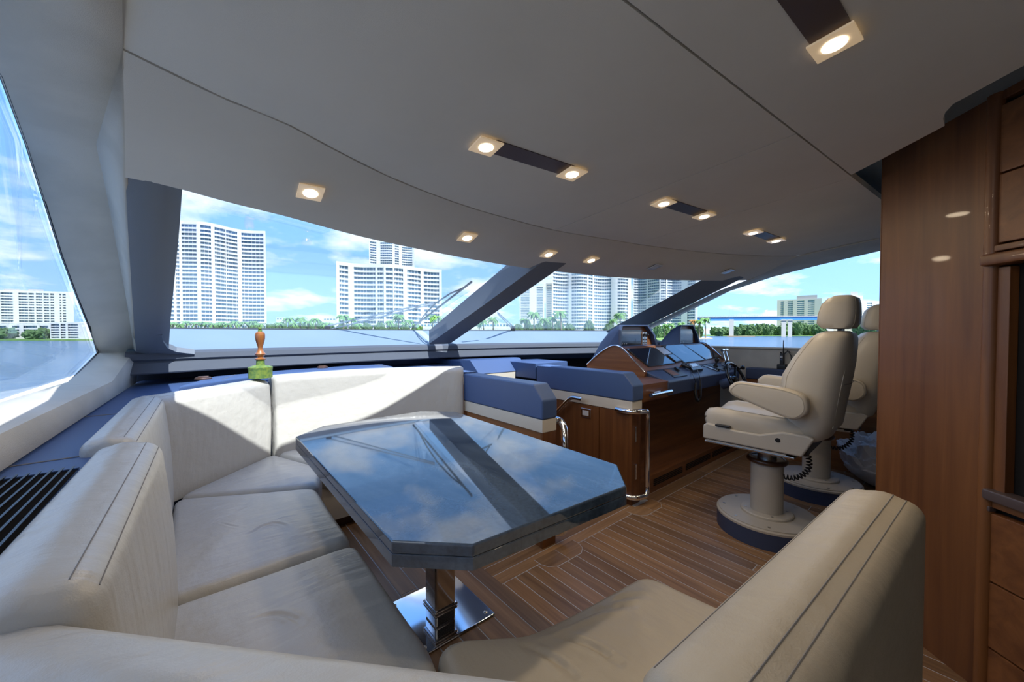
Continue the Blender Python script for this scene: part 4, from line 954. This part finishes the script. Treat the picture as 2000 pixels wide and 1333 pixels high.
# ================================================================== OUTSIDE
WZ = H - 4.8
mat('bld_white', (.62, .63, .65), .7, spec=.2)
mat('bld_cream', (.55, .51, .44), .7, spec=.2)
mat('bld_glass', (.07, .15, .23), .18, spec=.6, var=(.25, (.12, .23, .32), .4, .6))
mat('bld_teal', (.10, .26, .30), .3)
mat('bridge_blue', (.05, .22, .50), .5)
mat('concrete', (.38, .37, .345), .85)
mat('grass', (.12, .24, .05), .9, var=(.1, (.18, .28, .07), .4, .6))
mat('foliage', (.035, .085, .022), .8, var=(.35, (.075, .145, .04), .35, .65))
mat('palm_leaf', (.06, .17, .03), .65, var=(.4, (.13, .27, .06), .35, .65))
mat('palm_dry', (.36, .17, .04), .75)
mat('palm_trunk', (.26, .20, .14), .9)
mat('rock', (.35, .31, .25), .9)
def water():
    m = mat('water', (.035, .085, .17), .16, spec=.5)
    nt = m.node_tree; N = nt.nodes; L = nt.links; b = N['Principled BSDF']; tc = N.new('ShaderNodeTexCoord'); prev = None
    for sc_, st_ in ((.35, .9), (2.5, .5)):
        n = N.new('ShaderNodeTexNoise'); n.inputs['Scale'].default_value = sc_; n.inputs['Detail'].default_value = 5; L.new(tc.outputs['Object'], n.inputs[0])
        bp = N.new('ShaderNodeBump'); bp.inputs['Strength'].default_value = st_; bp.inputs['Distance'].default_value = .6; L.new(n.outputs[0], bp.inputs['Height'])
        if prev: L.new(prev.outputs[0], bp.inputs['Normal'])
        prev = bp
    L.new(prev.outputs[0], b.inputs['Normal'])
water()
wt = BM(); face(wt, [(-5000, -5000, WZ), (5000, -5000, WZ), (5000, 5000, WZ), (-5000, 5000, WZ)])
tag(fin('harbour_water', wt, 'water', None, 0), 'rippled blue harbour water around the boat', 'water')['kind'] = 'stuff'
def gp(u, d, z=0.0):
    r = ray(u, 652.0); return V(r.x * d, r.y * d, z)
def land(name, pts, z, m, lab, cat):
    o = fin(name, prism(BM(), [gp(u, d, WZ - .5) for u, d in pts], (0, 0, z - WZ + .5)), m, None, 0); o['kind'] = 'structure'; o['label'] = lab; return o
land('shore_port', [(-300, 255), (120, 255), (330, 262), (330, 900), (-300, 900)], WZ + 1.0, 'grass', 'grassy shore seen through the port window', 'ground')
land('shore_ahead', [(318, 190), (700, 200), (1180, 215), (1362, 330), (1362, 1500), (318, 1500)], WZ + 1.2, 'grass', 'palm lined shore ahead of the bow', 'ground')
land('shore_far', [(1340, 720), (1800, 720), (1800, 1600), (1340, 1600)], WZ + 1.0, 'grass', 'far wooded shore beyond the bridge', 'ground')
def zpx(v, d): return H + (652 - v) / 735.0 * d
def tower(name, label, ua, ub, vt, d0, d1, floors, piers, waves=0, nw=1.0, mw='bld_white', mg='bld_glass', gap=.42, group=None, deep=22, vb=None, mull=2.4, roof=None):
    zb_ = WZ + 1.0 if vb is None else zpx(vb, d0); zt_ = zpx(vt, d0); fh = (zt_ - zb_) / (floors + .6)
    NS = 36
    def P(s, off=0): # off: metres towards the eye
        d = d0 + (d1 - d0) * s + waves * math.sin(s * math.pi * 2 * nw); return gp(ua + (ub - ua) * s, d - off)
    S = [k / NS for k in range(NS + 1)]
    c = gp((ua + ub) / 2, (d0 + d1) / 2); t = thing(name, label, 'building', V(c.x, c.y, zb_), 0, group)
    poly = [P(s) for s in S] + [P(1, -deep), P(0, -deep)]
    fin('glazing', prism(BM(), [V(p.x, p.y, zb_) for p in poly], (0, 0, zt_ - zb_ - .2 * fh)), mg, t, 0)
    # side walls and roof slab
    for s in (0, 1):
        e = .012 if s == 0 else -.012
        q = [P(s, .9), P(s + e, .9), P(s + e, -deep), P(s, -deep - .3)]
        fin('side_wall', prism(BM(), [V(p.x, p.y, zb_) for p in q], (0, 0, zt_ - zb_ + .3)), mw, t, 0)
    poly2 = [P(s, 1.3) for s in S] + [P(1, -deep), P(0, -deep)]
    fin('parapet', prism(BM(), [V(p.x, p.y, zt_ - fh * .45) for p in poly2], (0, 0, fh * .75)), mw, t, 0)
    # one balcony slab mesh, copied for every floor
    bm = BM(); f_, b_ = [P(s, 1.1) for s in S], [P(s, -.3) for s in S]
    loft(bm, [[V(p.x, p.y, zb_) for p in f_], [V(p.x, p.y, zb_ + gap * fh) for p in f_], [V(p.x, p.y, zb_ + gap * fh) for p in b_], [V(p.x, p.y, zb_) for p in b_]], False, False)
    s0 = fin('balcony_slab', bm, mw, t, 0)
    for k in range(1, floors):
        o = s0.copy(); COL.objects.link(o); o.parent = t; o.location = (0, 0, k * fh)
    for a, b in piers:
        sa, sb = (a - ua) / (ub - ua), (b - ua) / (ub - ua); q = [P(sa + (sb - sa) * k / 3, 1.6) for k in range(4)] + [P(sb, -.4), P(sa, -.4)]
        fin('pier', prism(BM(), [V(p.x, p.y, zb_) for p in q], (0, 0, zt_ - zb_)), mw, t, 0)
    # slim mullions, joined
    bm = BM(); L = (P(1) - P(0)).length; n = int(L / mull)
    for k in range(n):
        s = (k + .5) / n; w = .16 / L; q = [P(s - w, .25), P(s + w, .25), P(s + w, -.1), P(s - w, -.1)]
        prism(bm, [V(p.x, p.y, zb_) for p in q], (0, 0, zt_ - zb_ - fh * .3))
    fin('window_mullions', bm, mw, t, 0, 'stuff')
    for r_ in (roof or []):
        a, b, vtop = r_; sa, sb = (a - ua) / (ub - ua), (b - ua) / (ub - ua)
        q = [P(sa, -3), P(sb, -3), P(sb, -12), P(sa, -12)]
        fin('roof_plant', prism(BM(), [V(p.x, p.y, zt_) for p in q], (0, 0, (zpx(vtop, d0) - zt_))), 'concrete', t, 0)
    return t
tower('condo_tower', 'tall curved white condominium tower at the left of the windscreen', 306, 521, 426, 278, 322, 28, [(306, 312), (341, 346), (352.5, 358), (387, 394), (415, 422), (443, 444.5), (466, 474), (517, 521)], 3.5, 1.6, roof=[(372, 398, 436), (412, 418, 443)])
tower('condo_tower', 'white condominium slab with rounded balconies behind the wiper', 658, 863, 514, 285, 320, 16, [(658, 664), (681, 692), (734, 738), (750, 754), (768, 771), (788, 796), (822, 828), (858, 863)], 4.0, 1.4)
tower('condo_tower', 'slender white tower rising behind the condominium slab', 722, 810, 470, 470, 490, 38, [(722, 724), (736, 744), (767, 772), (780, 786), (806, 810)], 2.5, 1.5)
tower('condo_tower', 'wide white condominium with undulating balconies right of the centre mullion', 1078, 1232, 470, 350, 372, 28, [(1078, 1079), (1110, 1116), (1146, 1149), (1157, 1160), (1193, 1206), (1226, 1232)], 5.0, 2.0)
tower('condo_tower', 'pale curved condominium behind the starboard pillar', 1236, 1362, 480, 470, 440, 34, [(1262, 1265), (1287, 1290), (1300, 1303), (1330, 1342), (1357, 1362)], 5.0, 1.8)
tower('condo_tower', 'distant pale blue tower just right of the centre mullion', 1015, 1063, 560, 900, 900, 30, [(1015, 1017), (1034, 1048), (1060, 1063)], 0, 1, deep=40)
tower('condo_tower', 'thin distant grey tower beside the wide condominium', 1066, 1079, 555, 800, 800, 28, [(1066, 1068), (1077, 1079)], 0, 1, mw='concrete')
tower('apartment_slab', 'long white apartment slab across the water in the port window', -70, 145, 567, 430, 460, 16, [(-70, -40), (-30, 3), (27, 38), (56, 57.5), (68, 72), (84, 87), (97, 100), (107, 118), (121, 124), (130, 145)], 0, 1, gap=.5, roof=[(10, 41, 562), (57, 87, 561)])
tower('low_apartments', 'low white apartment row at the foot of the white slab', -60, 98, 634, 290, 290, 4, [(-60, -50), (12, 24), (38, 46), (72, 78), (94, 98)], 0, 1, gap=.4)
tower('low_apartments', 'small white apartment block with blank side wall on the port shore', 98.5, 184, 631, 262, 262, 6, [(98, 100), (116, 119), (128, 133), (153, 184)], 0, 1, gap=.4)
tower('cream_block', 'cream apartment block with teal balconies behind the bridge', 1517, 1604, 588, 900, 850, 17, [(1517, 1524), (1530, 1538), (1548, 1556), (1570, 1577), (1590, 1604)], 0, 1, 'bld_cream', 'bld_teal', .5, roof=[(1555, 1595, 580)], deep=40)
tower('cream_block', 'plain cream tower right of the chair headrest', 1628, 1684, 579, 900, 900, 20, [(1628, 1660), (1664, 1684)], 0, 1, 'bld_cream', 'bld_teal', .6, roof=[(1660, 1674, 570)], deep=40)
tower('cream_block', 'pale block with teal balconies next to the wooden bulkhead', 1683, 1740, 590, 820, 820, 16, [(1683, 1692), (1702, 1716), (1730, 1740)], 0, 1, 'bld_white', 'bld_teal', .5, deep=40)
# low buildings among the palms
def lowb(ua, ub, vt, d, lab):
    t = thing('low_building', lab, 'building', gp((ua + ub) / 2, d, WZ + 1), 0)
    q = [gp(ua, d), gp(ub, d), gp(ub, d + 14), gp(ua, d + 14)]; z1 = zpx(vt, d)
    fin('wall', prism(BM(), [V(p.x, p.y, WZ + 1) for p in q], (0, 0, z1 - WZ - 1)), 'bld_white', t, 0)
    n = max(2, int((ub - ua) / 6))
    for k in range(n):
        a = gp(ua + (ub - ua) * (k + .2) / n, d - .15); b = gp(ua + (ub - ua) * (k + .8) / n, d - .15); w = (b - a)
        fin('window', prism(BM(), [V(a.x, a.y, z1 - 2.2), V(b.x, b.y, z1 - 2.2), V(b.x, b.y, z1 - .9), V(a.x, a.y, z1 - .9)], (0, .3, 0)), 'bld_glass', t, 0)
    return t
lowb(360, 520, 634, 262, 'low white building behind the palms at the foot of the left tower')
lowb(540, 558, 621, 520, 'small distant white block left of the palms between the towers')
lowb(632, 656, 622, 560, 'small distant white block right of the palms between the towers')
lowb(570, 640, 634, 330, 'low pale building behind the palms between the towers')
lowb(822, 1000, 632, 300, 'low white garage building behind the wiper blade')
lowb(1004, 1090, 634, 322, 'low white garage building below the distant tower')
ORD = 'first second third fourth fifth sixth seventh eighth ninth tenth eleventh twelfth thirteenth fourteenth fifteenth sixteenth seventeenth eighteenth nineteenth twentieth'.split()
ORD += ['twenty-' + o for o in ORD[:9]] + ['thirtieth']
def row(items, what): return [(it, ORD[i] + ' ' + what) for i, it in enumerate(sorted(items))]
# ---- palms
def palm_proto(seed, dry=False):
    random.seed(seed); t = thing('palm_tree', 'palm', 'palm', (0, 0, 0))
    top_ = V(.4, .2, 8.0)
    fin('trunk', tube(BM(), spline([V(0, 0, 0), V(.1, 0, 3), V(.25, .1, 6), top_], 3), [.28 - .10 * k / 9 for k in range(10)], 7), 'palm_trunk', t, 60)
    bm = BM()
    for k in range(17):
        a = 2 * math.pi * k / 17 + random.uniform(-.15, .15); up = random.uniform(-.1, 1.0); L = random.uniform(2.6, 3.4); pts = []
        for j in range(6):
            f = j / 5; pts.append(top_ + V(math.cos(a) * L * f * (1 - .18 * f), math.sin(a) * L * f * (1 - .18 * f), up * L * .75 * f - 1.5 * L * .62 * f * f))
        d = V(-math.sin(a), math.cos(a), 0)
        for s in (-1, 1):
            rows = [[p for p in pts], [p + d * s * .52 * math.sin(math.pi * (.12 + .86 * j / 5)) + V(0, 0, -.38 * math.sin(math.pi * (.12 + .86 * j / 5))) for j, p in enumerate(pts)]]
            loft(bm, rows, False, False)
    fin('crown', bm, 'palm_dry' if dry else 'palm_leaf', t, 0)
    return t
protos = [palm_proto(1), palm_proto(2), palm_proto(3)]; dryp = palm_proto(5, True)
first = [True] * 3; groups = {}
PC_ = [0]
def palm(u, vtop, d, lab, grp, pr=None):
    k = random.randrange(3); P_ = protos[k] if pr is None else pr; PC_[0] += 1; d += (0, 11, 5)[PC_[0] % 3]
    zt_ = zpx(vtop, d); sc_ = (zt_ - WZ - 1.0) / 9.0; loc = gp(u, d, WZ + 1.0)
    if pr is None and first[k]: first[k] = False; o = P_; o.location = loc; o.scale = (sc_,) * 3
    elif pr is not None: o = P_; o.location = loc; o.scale = (sc_,) * 3
    else: o = dup(P_, loc, random.uniform(0, 6.28), sc_)
    o['label'] = lab; o['group'] = grp; return o
random.seed(11)
for (u, v), lab in row(((336, 627), (350, 630), (366, 625), (383, 627), (402, 626), (416, 629), (432, 627), (447, 629), (462, 625), (477, 626), (493, 625), (508, 630)), 'palm from the left in the row before the tall left tower'): palm(u, v, 235, lab, 'palms before the left tower')
for (u, v), lab in row(((545, 628), (563, 617), (572, 628), (587, 617), (603, 624), (618, 619), (632, 628), (645, 629)), 'palm from the left standing between the two white towers'): palm(u, v, 240, lab, 'palms between the towers')
for (u, v), lab in row(((672, 612), (686, 618), (702, 630), (759, 624), (778, 611), (788, 628), (800, 622), (812, 632), (846, 612), (858, 614)), 'palm from the left before the condominium slab and wiper'): palm(u, v, 245, lab, 'palms before the condominium slab')
for (u, v), lab in row(((935, 628), (945, 622), (964, 617), (1026, 620), (1043, 606), (1060, 619), (1081, 616), (1097, 604), (1196, 621), (1212, 608)), 'palm from the left seen through the starboard windscreen pane'): palm(u, v, 250, lab, 'palms beyond the starboard pane')
palm(1378, 618, 330, 'tall dark palm on the point at the near end of the bridge', 'palms at the bridge'); palm(1366, 622, 335, 'leaning green palm beside the tall palm at the bridge', 'palms at the bridge')
palm(1356, 622, 325, 'orange dried palm beside the bridge', 'palms at the bridge', dryp)
for (u, v), lab in row(((1298, 632), (1312, 630), (1330, 628)), 'small palm from the left between the instrument hoods'): palm(u, v, 300, lab, 'palms between the hoods')
# ---- shrubs and trees: lumpy crowns
def crown_proto(seed):
    bm = BM(); bmesh.ops.create_icosphere(bm, subdivisions=4, radius=1.0)
    for v in bm.verts:
        d = v.co.normalized(); s = 1 + .34 * mn.noise(d * 2.2 + V(seed, 0, 0)) + .26 * mn.noise(d * 5.5 + V(0, seed, 0)) + .12 * mn.noise(d * 13 + V(0, 0, seed)); v.co = d * s * V(1, 1, .8 if d.z > 0 else .5).length / 1.6
        v.co.z = v.co.z * .85 + .62
    t = thing('shore_tree', 'tree', 'tree', (0, 0, 0)); fin('crown', bm, 'foliage', t, 0)
    fin('trunk', tube(BM(), [V(0, 0, 0), V(.02, 0, .3), V(0, .02, .6)], [.07, .05, .04], 6), 'palm_trunk', t); return t
cps = [crown_proto(k * 3.1 + 1) for k in range(3)]; cf = [True] * 3
def tree(u, vtop, d, wpx, lab, grp):
    k = random.randrange(3); PC_[0] += 1; d += 13 * (PC_[0] % 3); zt_ = zpx(vtop, d); hgt = (zt_ - WZ - 1.0) / 1.25; w = wpx / 735 * d / 1.7; loc = gp(u, d, WZ + 1.0)
    if cf[k]: cf[k] = False; o = cps[k]; o.location = loc; o.scale = (w, w, hgt)
    else: o = dup(cps[k], loc, random.uniform(0, 6.28), (w, w, hgt))
    o['label'] = lab; o['group'] = grp
random.seed(5)
us = [1394 + k * 10.5 + random.uniform(-2, 2) for k in range(21)]
for u, lab in row(us, 'tree from the left on the far shore under the bridge'):
    tree(u, 643 - 4.5 * (u > 1430) - 4 * math.exp(-((u - 1565) / 25) ** 2) + random.uniform(-2, 2.5), random.uniform(715, 775), random.uniform(11, 15), lab, 'trees on the far shore')
for u, lab in row((1676, 1688, 1700, 1711), 'green tree from the left between the chair headrests'): tree(u, 634 + random.uniform(-4, 4), 640, 13, lab, 'trees between the chairs')
for (u, v), lab in row(((-20, 650), (8, 644), (33, 642), (60, 648), (84, 645)), 'leafy tree from the left on the port shore'): tree(u, v, 266, 26 if u < 40 else 18, lab, 'trees on the port shore')
for u, lab in row(range(330, 530, 24), 'low shrub from the left under the palms of the left tower'): tree(u, 639 + random.uniform(-2, 2), 252, 17, lab, 'shrubs under the left palms')
for u, lab in row(range(535, 660, 18), 'low shrub from the left under the palms between the towers'): tree(u, 635 + random.uniform(-2, 3), 258, 16, lab, 'shrubs between the towers')
for u, lab in row((668, 692, 716, 742, 768, 790, 815), 'low shrub from the left at the foot of the condominium slab'): tree(u, 638 + random.uniform(-2, 2), 262, 18, lab, 'shrubs at the slab')
for u, lab in row((1012, 1032, 1052, 1072, 1092, 1112, 1150, 1190), 'low shrub from the left under the palms beyond the starboard pane'): tree(u, 636 + random.uniform(-3, 3), 265, 17, lab, 'shrubs beyond the starboard pane')
for u, lab in row((1285, 1300, 1316, 1332, 1348, 1364), 'leafy bush from the left behind the instrument hoods'): tree(u, 641 + random.uniform(-4, 3), 320, 14, lab, 'bushes behind the hoods')
# rocky spit
random.seed(2)
sp_ = land('shore_point', [(1335, 300), (1378, 318), (1392, 345), (1380, 420), (1335, 420)], WZ + .9, 'rock', 'rocky point at the end of the bridge', 'ground')
# ---- bridge
br = thing('road_bridge', 'long blue girder road bridge on concrete piers across the channel', 'bridge', gp(1500, 590, WZ))
def bspan(va, vb2, off0, off1, name, m):
    A = gp(1300, 600 - off0); Bq = gp(1760, 588 - off0); A2 = gp(1300, 600 - off1); B2 = gp(1760, 588 - off1)
    za0, za1 = zpx(va[0], 595), zpx(va[1], 595); zb0, zb1 = zpx(vb2[0], 595), zpx(vb2[1], 595)
    return fin(name, loft(BM(), [[V(A.x, A.y, zb0), V(A.x, A.y, za0), V(A2.x, A2.y, za0), V(A2.x, A2.y, zb0)], [V(Bq.x, Bq.y, zb1), V(Bq.x, Bq.y, za1), V(B2.x, B2.y, za1), V(B2.x, B2.y, zb1)]]), m, br, 0)
bspan((621, 617.5), (627, 624.5), 0, -10, 'girder', 'bridge_blue')
bspan((619.3, 616), (621, 617.5), 1.2, -11, 'deck', 'concrete')
rl = BM()
for k in range(90):
    f = k / 90; p = gp(1300 + 460 * f, 598 - 12 * f); z = zpx(619.3 - 3.3 * f, 595); box(rl, (p.x - .12, p.y - .12, z), (p.x + .12, p.y + .12, z + 1.1))
fin('rail_posts', rl, 'concrete', br, 0, 'stuff'); bspan((617.6, 614.4), (618, 614.8), 1.2, .9, 'handrail', 'concrete')
for ua, ub in ((1424, 1433), (1526, 1535), (1538.5, 1547)):
    q = [gp(ua, 588), gp(ub, 588), gp(ub, 596), gp(ua, 596)]; fin('pier', prism(BM(), [V(p.x, p.y, WZ - .5) for p in q], (0, 0, zpx(624.5, 592) - WZ + .5)), 'concrete', br, 0)
q = [gp(1525, 587), gp(1548, 587), gp(1548, 597), gp(1525, 597)]; fin('pier_cap', prism(BM(), [V(p.x, p.y, zpx(627, 592)) for p in q], (0, 0, 1.8)), 'concrete', br, 0)
for u in (1424, 1431): 
    p = gp(u, 594); fin('lamp_mast', tube(BM(), [V(p.x, p.y, zpx(619, 594)), V(p.x, p.y, zpx(600 if u > 1428 else 603, 594))], .12, 5), 'concrete', br)
fd = BM(); q = [gp(1420, 586), gp(1475, 586), gp(1475, 590), gp(1420, 590)]; prism(fd, [V(p.x, p.y, WZ - .3) for p in q], (0, 0, 1.6)); fin('fender', fd, 'palm_trunk', br, 0)
